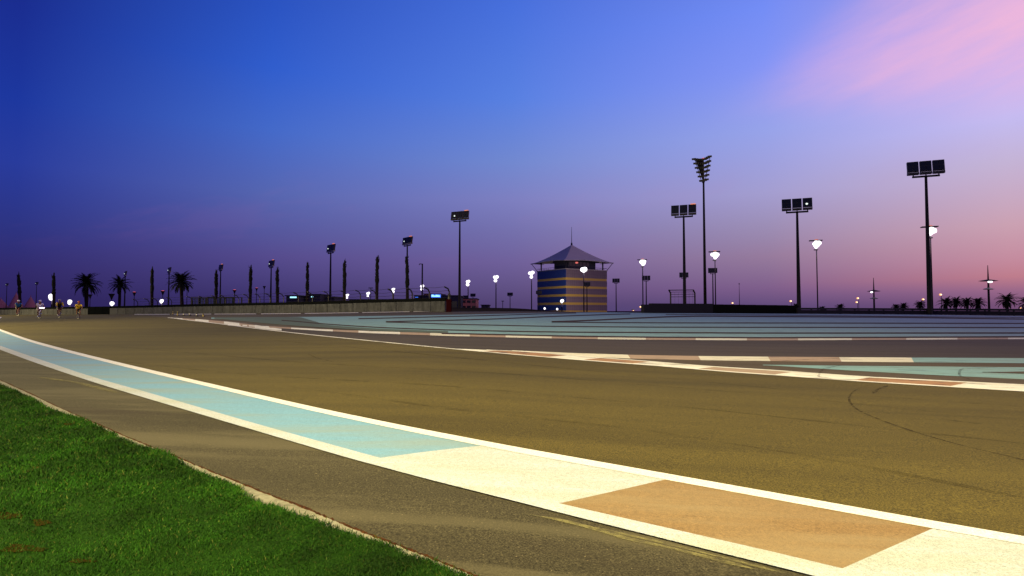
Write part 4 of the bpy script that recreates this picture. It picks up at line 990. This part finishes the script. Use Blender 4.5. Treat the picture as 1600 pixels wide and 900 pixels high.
hall('pink_building', 'pinkish terraced building left of the lone floodlight mast', 700, 719, 464.2, 262, M['building_pink'], floors=3)
hall('pink_building', 'low pinkish building with dark openings right of the lone floodlight mast', 721, 744, 467.0, 268, M['building_pink'], floors=3)
hall('roof_block', 'short pinkish roof block showing above the dark sign building', 662, 688, 459.6, 285, M['building_pink'])
hall('flat_hut', 'tiny flat dark hut on the horizon between lit lamp and lone lamp box', 752, 763, 477, 260, M['building_dark'])
hall('low_hall', 'wide very low dark hall behind the wall between tied palms', 545, 628, 468.5, 250, M['building_dark'])
hall('dark_hall', 'dark low hall with a bright pale sign on its front', 447, 466, 462.5, 200, M['building_dark'], depth=12)
hall('dark_hall', 'dark low hall with a small dim sign, right of a tied palm', 481, 500, 460.5, 205, M['building_dark'], depth=12)
hall('dark_hall', 'plain low dark hall beside the dark-headed mast, left of centre', 502, 522, 464.5, 210, M['building_dark'], depth=12)
def sign(px0, px1, y0, y1, D, label, cells, host, bgm, fgm):
    X0, X1 = xat(px0, D), xat(px1, D); z0, z1 = float(zat(y1, D)), float(zat(y0, D))
    t_ = thing('lit_sign', label, 'sign', ((X0 + X1) / 2, D, z0)); w_, h_ = X1 - X0, z1 - z0
    MB().box((0, 0, h_ / 2), (w_, .25, h_)).build('panel', M[bgm], t_)
    mb = MB()
    for i, (a, b_, c_, d_) in enumerate(cells): mb.box((-w_ / 2 + w_ * (a + b_) / 2, -.16, h_ * (c_ + d_) / 2), (w_ * (b_ - a), .06, h_ * (d_ - c_)))
    mb.build('lettering_glow', M[fgm], t_)
random.seed(3)
cells = []; q = .06
while q < .92:
    w_ = random.uniform(.04, .075); top_ = random.choice([.55, .6, .85]); cells.append((q, q + w_, .25, top_)); q += w_ + .018
sign(673.5, 688.5, 459.7, 464.8, 238, 'glowing blue sign with blurred pale script on the dark building', cells, None, 'sign_blue', 'sign_cyan')
sign(647, 655, 463, 465.6, 238.5, 'small dim blue sign at the left end of the dark building', [(.2, .8, .3, .6)], None, 'building_dark', 'sign_blue')
sign(453, 463.5, 463.2, 465.9, 199, 'narrow bright pale sign on the dark hall left of centre', [(.02, .98, .1, .9)], None, 'building_dark', 'sign_cyan')
sign(485.8, 489.6, 462.6, 464.9, 204, 'tiny pale sign on the dark hall right of a tied palm', [(.1, .9, .15, .85)], None, 'building_dark', 'sign_cyan')
# peaked pinkish roofs far left
for xs_, lab in ((((-14, 480), (-6, 470), (1, 466.5), (8, 473), (16, 480)), 'leftmost low pinkish peaked roof at the picture edge'),
                 (((13, 480), (20, 465), (24.5, 457.5), (29, 462), (34, 472), (38, 480)), 'tallest pinkish peaked roof, behind the leftmost tied palm'),
                 (((36, 480), (41, 469), (47.5, 463), (52, 470), (59, 480)), 'pinkish peaked roof just left of the white-jersey rider')):
    D = 500.; c0 = (xs_[0][0] + xs_[-1][0]) / 2; t_ = thing('peaked_roof', lab, 'building', (xat(c0, D), D, LOW), 0, 'far peaked roofs')
    prof = [((x - c0) * D / F, float(zat(y, D)) - LOW) for x, y in xs_]; pk = max(prof, key=lambda p: p[1]); mb = MB(); w_ = (prof[-1][0] - prof[0][0])
    nS = 20; rows_ = []
    for j, (fr_) in enumerate((1, .72, .45, .2, .05, 0)):
        zz = pk[1] * (1 - fr_) ** .8 if fr_ < 1 else 0
        rows_.append([(pk[0] * (1 - fr_) + fr_ * w_ / 2 * math.cos(2 * math.pi * k / nS), w_ * .5 * fr_ * math.sin(2 * math.pi * k / nS), zz) for k in range(nS)])
    mb.add([p for r_ in rows_ for p in r_], [(i * nS + k, i * nS + (k + 1) % nS, (i + 1) * nS + (k + 1) % nS, (i + 1) * nS + k) for i in range(5) for k in range(nS)])
    mb.build('canopy', M['peak_pink'], t_); MB().tube([(pk[0], 0, pk[1] - 1), (pk[0], 0, pk[1] + 1.0)], .25, 5).build('finial', M['peak_pink'], t_)

# ------------------------------------------------------------------ palms
def frond(mb, o, az_, up, length, droop, nseg=9, leaf=.42, dens=3):
    """curved rachis with two rows of drooping leaflets"""
    o = Vector(o); h_ = Vector((math.cos(az_), math.sin(az_), 0)); pts = []; p = o.copy(); e_ = up
    for i in range(nseg + 1):
        pts.append(p.copy()); p = p + (h_ * math.cos(e_) + Vector((0, 0, math.sin(e_)))) * (length / nseg); e_ -= droop / nseg * (1 + i * .12)
    mb.tube(pts, [.035 * (1 - .8 * i / nseg) + .006 for i in range(nseg + 1)], 4, False)
    side = Vector((-math.sin(az_), math.cos(az_), 0))
    for i in range(1, nseg * dens):
        t_ = i / (nseg * dens); k = t_ * nseg; a = int(k); q = pts[a].lerp(pts[min(a + 1, nseg)], k - a); d_ = (pts[min(a + 1, nseg)] - pts[a]).normalized()
        ll = leaf * math.sin(math.pi * min(1, t_ * .85 + .18)) * random.uniform(.8, 1.2) + .08
        for s_ in (-1, 1):
            tip = q + (side * s_ * .8 + d_ * .7 + Vector((0, 0, random.uniform(-.45, .12)))).normalized() * ll
            w_ = d_ * .075; mb.add([q - w_, q + w_, tip + w_ * .2], [(0, 1, 2)])
def leafy_palm(px, ctr_y, D, r_crown, lab, n=46, trunk=True, group='leafy date palms', ybase=None, lean=0.0):
    zc = float(zat(ctr_y, D)) - LOW; t_ = thing('palm_tree', lab, 'palm tree', (xat(px, D), D, LOW), random.uniform(0, 6), group)
    t_.rotation_euler = (0, 0, 0)
    pts = [(-lean * (1 - k / 8) , 0, zc * k / 8 * .98) for k in range(9)]
    rad = [.30 + .06 * random.random() for _ in range(9)]; rad[-1] = .36; rad[0] = .38
    MB().tube(pts, [r_ * r_crown / 3.2 for r_ in rad], 10).build('trunk', M['palm_trunk'], t_)
    mb = MB()
    for i in range(n):
        a_ = i * 2.399963 + random.uniform(-.2, .2); f = i / n; up = R(82 - 110 * f ** 1.0) + random.uniform(-.14, .14)
        frond(mb, (0, 0, zc - .1), a_, up, r_crown * random.uniform(.88, 1.10), R(random.uniform(38, 66)), leaf=.19 * r_crown)
    mb.build('crown', M['palm_green'], t_)
    sk = MB(); sk.ball((0, 0, zc - .25), (.42 * r_crown / 3.2, .42 * r_crown / 3.2, .5), 10, 6, .15); sk.build('frond_base', M['palm_trunk'], t_)
    return t_
leafy_palm(134, 443.5, 104, 2.95, 'biggest leafy palm, at the left behind the rider in yellow', lean=-.2)
leafy_palm(186.5, 444.5, 112, 2.35, 'smaller leafy palm over the black wall panel', n=36)
leafy_palm(282, 440.0, 98, 2.55, 'leafy palm with a leaning trunk right of the slim tied palm', lean=-.45)
for px, cy, r_, D, lab in ((1313, 480, 1.15, 120, 'very small dark palm top over the guard rail left of the orange lamps'), (1400, 479.5, 1.0, 122, 'low dark palm, left one of a touching pair left of the far right mast'), (1412, 478.5, 1.15, 122, 'low dark palm, right one of a touching pair left of the far right mast'),
                       (1438, 475.5, 1.25, 118, 'small dark palm under an orange lamp left of the far right mast'), (1479, 473.5, 1.9, 118, 'dark palm just right of the far right mast, first of four'),
                       (1494, 472.5, 1.8, 121, 'dark palm right of the far right mast, second of four'), (1511, 473, 1.7, 118, 'dark palm right of the far right mast, third of four'),
                       (1528, 473.5, 1.9, 120, 'dark palm just left of the larger disc lamp, fourth of four'), (1574, 469.5, 2.25, 112, 'tall star-shaped palm right of the larger disc lamp'),
                       (1606, 473, 2.2, 112, 'palm cut by the right edge of the picture'), (1244, 477.5, .8, 120, 'tiny dark bush-like palm at the foot of the second three-headed mast'),
                       (1285, 482.5, .9, 122, 'faint dark palm top right of the lone lit floodlight')):
    leafy_palm(px, cy, D, r_, lab, n=34, group='dark palms beyond the guard rail')
def tied_palm(px, top, base_dx, D, lab, lean_px=0, bulge=None):
    zt_ = float(zat(top, D)) - LOW; X = xat(px, D); k = D / F
    t_ = thing('tied_palm', lab, 'palm tree', (X + base_dx * k, D, LOW), 0, 'palms with their fronds tied up')
    def cxz(z):                             # gentle lean from base to top
        f = z / zt_; return -base_dx * k * f ** 1.4
    zb = zt_ * random.uniform(.50, .58)
    tr = [(cxz(z), 0, z) for z in np.linspace(0, zb + .4, 9)]
    MB().tube(tr, [.21 * (1 + .12 * random.random()) for _ in tr], 9).build('trunk', M['palm_trunk'], t_)
    zz = np.linspace(zb - .2, zt_ - .5, 16); prof = [.20, .27, .33, .34, .31, .27, .26, .28, .31, .31, .30, .28, .26, .25, .22, .14]
    mb = MB(); mb.tube([(cxz(z) + random.uniform(-.04, .04), 0, z) for z in zz], [p * .80 * random.uniform(.86, 1.16) for p in prof], 10)
    for i in range(24):                      # loose frond tips sticking out of the bundle
        z = random.uniform(zb, zt_ - .6); a_ = random.uniform(0, 6.28); r_ = .20; x0 = cxz(z)
        p = Vector((x0 + r_ * math.cos(a_), r_ * math.sin(a_), z)); q = p + Vector((math.cos(a_) * .10, math.sin(a_) * .10, random.uniform(.25, .5)))
        mb.tube([p, q], [.05, .008], 4)
    for i in range(7):
        dx = random.uniform(-.14, .14); mb.tube([(cxz(zt_ - 1) + dx * .4, 0, zt_ - 1.1), (cxz(zt_) + dx + .05, 0, zt_ - random.uniform(0, .5))], [.11, .02], 5)
    mb.build('tied_fronds', M['palm_green'], t_)
    for f in (.25, .55, .8):
        z = zb + (zt_ - zb) * f; MB().tube([(cxz(z), 0, z - .05), (cxz(z), 0, z + .05)], .26, 10).build('binding', M['palm_trunk'], t_)
TP = [(26.5, 424, 6, 95, 'leaning tied palm behind the rider in blue, leftmost'), (82, 425, 2.5, 95, 'tied palm above the largest round lamp'),
      (236, 415, 1.5, 92, 'slim tied palm between the two leafy palms on the right'), (336.5, 420, 1.5, 90, 'tied palm just left of a floodlight mast by the mesh enclosures'),
      (390.5, 412.5, .5, 88, 'tied palm standing alone right of the mesh enclosures'), (432, 416, 2, 88, 'leaning tied palm against the right side of a floodlight mast'),
      (479.5, 408.5, .5, 88, 'tied palm with a blunt top between the two dark halls'), (537.5, 403.5, .5, 82, 'tied palm just left of the leftmost double lamp'),
      (589, 395.5, -.5, 80, 'tallest tied palm, standing alone left of centre'), (635, 395.5, 2, 82, 'tied palm in front of the square-headed mast')]
for px, top, bd, D, lab in TP: tied_palm(px, top, bd, D, lab)

# ------------------------------------------------------------------ kerb markers in front of the wall
for px, py, hpx, m_, lab in ((270, 491.5, 4.5, 'marker_yellow', 'short yellow track marker, leftmost of the row before the wall'), (277.5, 493, 6, 'marker_yellow', 'brightest yellow track marker, second from the left'),
                        (287, 493.6, 4, 'marker_dark', 'dark track marker directly right of the brightest yellow one'), (296.5, 494, 5, 'marker_dark', 'tallest dark track marker in the middle of the row'),
                        (307.5, 494.4, 4, 'marker_dark', 'dark track marker next to the rightmost yellow one'), (317.5, 495, 4.5, 'marker_yellow', 'rightmost yellow track marker of the row')):
    X, Y = at(px, py); h_ = hpx * Y / F; t_ = thing('track_marker', lab, 'marker post', (X, Y, float(height(X, Y)) + .004), 0, 'track markers before the wall')
    MB().tube([(0, 0, 0), (0, 0, .05), (0, 0, h_)], [.13, .08, .06], 8).build('post', M[m_], t_); MB().tube([(0, 0, 0), (0, 0, .03)], .17, 8).build('foot', M['rubber'], t_)
    MB().tube([(0, 0, h_ * .55), (0, 0, h_ * .8)], .085, 8).build('band', M['marker_dark' if m_ == 'marker_yellow' else 'frame_white'], t_)

# ------------------------------------------------------------------ cyclists
def skin_obj(name, verts, edges, rad, mat, parent=None, root=0, sub=2):
    me = bpy.data.meshes.new(name); me.from_pydata(verts, edges, []); me.update(); me.materials.append(mat)
    o = bpy.data.objects.new(name, me); col.objects.link(o)
    if parent is not None: o.parent = parent
    md = o.modifiers.new('skin', 'SKIN')
    if not me.skin_vertices: return o
    for i, sv in enumerate(me.skin_vertices[0].data):
        r_ = rad[i]; sv.radius = r_ if hasattr(r_, '__len__') else (r_, r_); sv.use_root = (i == root)
    md.use_smooth_shade = True
    ss_ = o.modifiers.new('subdivision', 'SUBSURF'); ss_.levels = sub; ss_.render_levels = sub
    return o
def rider(loc, rz, lab, body_pose, jersey, shorts, helmet, shoe, sleeve=None, scale=1.0):
    """rides towards local -Y"""
    up = body_pose.get('up', 0.0); kl, kr = body_pose.get('knees', (.95, .70))
    hip = Vector((0, .30, .93)); chest = Vector((0, -.08 + up * .12, 1.28 + up * .08)); neck = Vector((0, -.20 + up * .16, 1.42 + up * .09)); head = Vector((0, -.27 + up * .16, 1.55 + up * .09))
    V_ = [hip, (hip + chest) / 2, chest, neck, head, head + Vector((0, -.02, .09))]; E_ = [(0, 1), (1, 2), (2, 3), (3, 4), (4, 5)]
    Rr = [(.11, .09), (.10, .08), (.11, .08), .055, (.085, .105), (.07, .085)]
    # face: nose, chin and ears grow from the head
    for off, r_ in (((0, -.13, 0), .018), ((0, -.09, -.09), .035), ((.095, 0, -.01), .02), ((-.095, 0, -.01), .02)):
        V_.append(head + Vector(off)); Rr.append(r_); E_.append((4, len(V_) - 1))
    hands = []; feet = []
    for s_ in (-1, 1):
        b_ = len(V_)
        sh = chest + Vector((s_ * .19, -.04, .08)); el_ = Vector((s_ * .27, -.30 + up * .1, 1.13 + up * .05)); hd = Vector((s_ * .20, -.50, .98)); palm = hd + Vector((0, -.07, -.01))
        V_ += [sh, el_, hd, palm]; Rr += [.050, .042, .028, .036]; E_ += [(2, b_), (b_, b_ + 1), (b_ + 1, b_ + 2), (b_ + 2, b_ + 3)]
        for f in range(4):
            x = (f - 1.5) * .02; n_ = len(V_); ln_ = [.05, .056, .052, .042][f]
            V_ += [palm + Vector((x * .9, -ln_ * .6, .0)), palm + Vector((x, -ln_, -.035))]; Rr += [.0095, .008]; E_ += [(b_ + 3, n_), (n_, n_ + 1)]
        n_ = len(V_); V_ += [palm + Vector((-s_ * .04, .0, -.02)), palm + Vector((-s_ * .045, -.03, -.04))]; Rr += [.011, .009]; E_ += [(b_ + 3, n_), (n_, n_ + 1)]
        b_ = len(V_); kz = kl if s_ < 0 else kr
        hp = hip + Vector((s_ * .10, -.02, -.04)); kn = Vector((s_ * .13, -.10, kz)); an_ = Vector((s_ * .11, .06 + (kz - .8) * .2, kz - .44 - (0.0))); toe = an_ + Vector((0, -.16, -.07))
        V_ += [hp, kn, kn.lerp(an_, .35) + Vector((0, .03, 0)), an_, toe]; Rr += [.080, .060, .056, .036, .034]
        E_ += [(0, b_), (b_, b_ + 1), (b_ + 1, b_ + 2), (b_ + 2, b_ + 3), (b_ + 3, b_ + 4)]; feet.append((an_, toe)); hands.append((sh, el_, hd, hp, kn))
    p = skin_obj('person', [tuple(v) for v in V_], E_, Rr, M['skin'], None, 0, 2)
    p.location = loc; p.rotation_euler = (0, 0, rz); p.scale = (scale,) * 3; props(p, lab, 'person', 'riders on racing bicycles')
    # jersey with short sleeves
    jv = [hip + Vector((0, 0, .05)), (hip + chest) / 2, chest, chest.lerp(neck, .6)]; je = [(0, 1), (1, 2), (2, 3)]; jr = [(.165, .14), (.16, .135), (.18, .135), (.085, .08)]
    for (sh, el_, hd, hp, kn) in hands:
        b_ = len(jv); jv += [sh, sh.lerp(el_, .62)]; jr += [.076, .062]; je += [(2, b_), (b_, b_ + 1)]
    skin_obj('jersey', [tuple(v) for v in jv], je, jr, M[jersey], p, 0, 2)
    if sleeve:
        for (sh, el_, hd, hp, kn) in hands: MB().tube([sh.lerp(el_, -.08), sh.lerp(el_, .85), el_.lerp(hd, .3)], [.082, .066, .05], 8).build('sleeve', M[sleeve], p, True)
    sv_ = [hip]; se = []; sr = [(.168, .145)]
    for (sh, el_, hd, hp, kn) in hands:
        b_ = len(sv_); sv_ += [hp, hp.lerp(kn, .72)]; sr += [.108, .078]; se += [(0, b_), (b_, b_ + 1)]
    skin_obj('shorts', [tuple(v) for v in sv_], se, sr, M[shorts], p, 0, 2)
    hm = MB(); hm.ball(tuple(head + Vector((0, .015, .075))), (.112, .150, .095), 14, 8); hm.build('helmet', M[helmet], p, True)
    for (an_, toe) in feet: MB().tube([an_ + Vector((0, .04, .0)), an_ + Vector((0, .03, -.06)), toe + Vector((0, .02, -.01)), toe + Vector((0, -.05, -.005))], [.045, .052, .046, .025], 8).build('shoe', M[shoe], p, True)
    return p
def bicycle(loc, rz, frame_mat, lab, lamp=False):
    t_ = thing('racing_bicycle', lab, 'bicycle', loc, rz, 'racing bicycles under the riders')
    for y in (-.52, .50):
        w_ = MB(); rw = .335; n_ = 28
        ring = lambda r_, tr, mb_: mb_.add([(tr * math.cos(b_), y + (r_ + tr * math.sin(b_)) * math.cos(a_), rw + (r_ + tr * math.sin(b_)) * math.sin(a_)) for a_ in np.linspace(0, 2 * math.pi, n_, endpoint=False) for b_ in np.linspace(0, 2 * math.pi, 6, endpoint=False)],
                                        [(i * 6 + k, i * 6 + (k + 1) % 6, ((i + 1) % n_) * 6 + (k + 1) % 6, ((i + 1) % n_) * 6 + k) for i in range(n_) for k in range(6)])
        ring(.300, .012, w_)
        for k in range(12):
            a_ = k * math.pi / 6; w_.tube([(0, y, rw), (0, y + .30 * math.cos(a_), rw + .30 * math.sin(a_))], .003, 3)
        w_.tube([(-.04, y, rw), (.04, y, rw)], .02, 6); wo_ = w_.build('wheel', M['pale_metal'], t_)
        ty_ = MB(); ring(.319, .016, ty_); ty_.build('tyre', M['rubber'], wo_)
    f = MB(); bb = (0, .08, .28); stt = (0, .24, .80); hd = (0, -.34, .84); hl = (0, -.37, .70); fa = (0, -.52, .335); ra_ = (0, .50, .335)
    f.tube([bb, stt], .018, 6).tube([stt, hd], .016, 6).tube([hl, bb], .02, 6).tube([hd, hl], .02, 6)
    for s_ in (-.035, .035): f.tube([(s_, hl[1], hl[2]), (s_ * 1.3, fa[1], fa[2])], .013, 6).tube([(s_, ra_[1], ra_[2]), (0, .08, .28)], .009, 5).tube([(s_, ra_[1], ra_[2]), (0, .23, .76)], .009, 5)
    f.build('frame', M[frame_mat], t_)
    MB().tube([(-.21, -.55, .86), (-.21, -.60, .93), (-.20, -.46, .955), (0, -.40, .95), (.20, -.46, .955), (.21, -.60, .93), (.21, -.55, .86)], .014, 6).tube([hd, (0, -.38, .94)], .015, 6).build('handlebar', M['rubber'], t_)
    MB().tube([stt, (0, .26, .88)], .014, 6).build('seat_post', M['pale_metal'], t_); MB().ball((0, .26, .90), (.065, .14, .03), 10, 6).build('saddle', M['rubber'], t_)
    cr_ = MB(); cr_.tube([(.07, .08, .28), (.07, .04, .12)], .012, 5).tube([(-.07, .08, .28), (-.07, .12, .44)], .012, 5).tube([(-.07, .08, .28), (.07, .08, .28)], .02, 6).tube([(.055, .08, .28), (.065, .08, .28)], .095, 14); cr_.build('crankset', M['pale_metal'], t_)
    for s_, y, z in ((1, .04, .12), (-1, .12, .44)): MB().box((s_ * .12, y, z), (.09, .08, .02)).build('pedal', M['rubber'], t_)
    if lamp: MB().ball((.10, -.58, .99), (.20, .06, .05), 10, 6).build('front_lamp', M['bike_light'], t_)
    return t_
RD = [(28, 494.2, 25.5, 'jersey_blue', 'shorts_black', 'helmet_white', 'rubber', 'frame_red', None, 'cyclist in a blue jersey and white helmet, leftmost', 'racing bicycle under the rider in blue', .0, (.72, .95), 0),
      (61.5, 498.0, 29, 'jersey_white', 'shorts_pale', 'helmet_white', 'shoe_blue', 'frame_white', None, 'cyclist in a white jersey and white helmet, second from left', 'racing bicycle with a bright front lamp under the rider in white', .2, (.72, .98), 1),
      (92.5, 496.2, 27.5, 'jersey_black', 'shorts_black', 'helmet_grey', 'shoe_white', 'frame_red', 'jersey_yellow', 'cyclist in a black jersey with yellow sleeves, third from left', 'racing bicycle under the rider in black', .8, (.74, .94), 0),
      (122, 498.5, 28, 'jersey_yellow', 'shorts_black', 'helmet_red', 'rubber', 'frame_dark', None, 'cyclist in a yellow jersey and dark red helmet, rightmost', 'racing bicycle under the rider in yellow', .1, (.95, .72), 0)]
for px, py, hpx, j_, s_, h_, sh_, fm, sl, lab, lab2, up, kn_, lamp in RD:
    X, Y = at(px, py); z0 = float(height(X, Y)) + .008; sc = hpx * Y / F / 1.72
    rz = math.atan2(X, Y) * -1 * -1; rz = -math.atan2(-X, Y) * -1
    rz = math.atan2(-X, Y) * 1.0          # face the camera
    rz += R(6)
    rider((X, Y, z0), rz, lab, dict(up=up, knees=kn_), j_, s_, h_, sh_, sl, sc)
    b_ = bicycle((X, Y, z0), rz, fm, lab2, lamp); b_.scale = (sc,) * 3
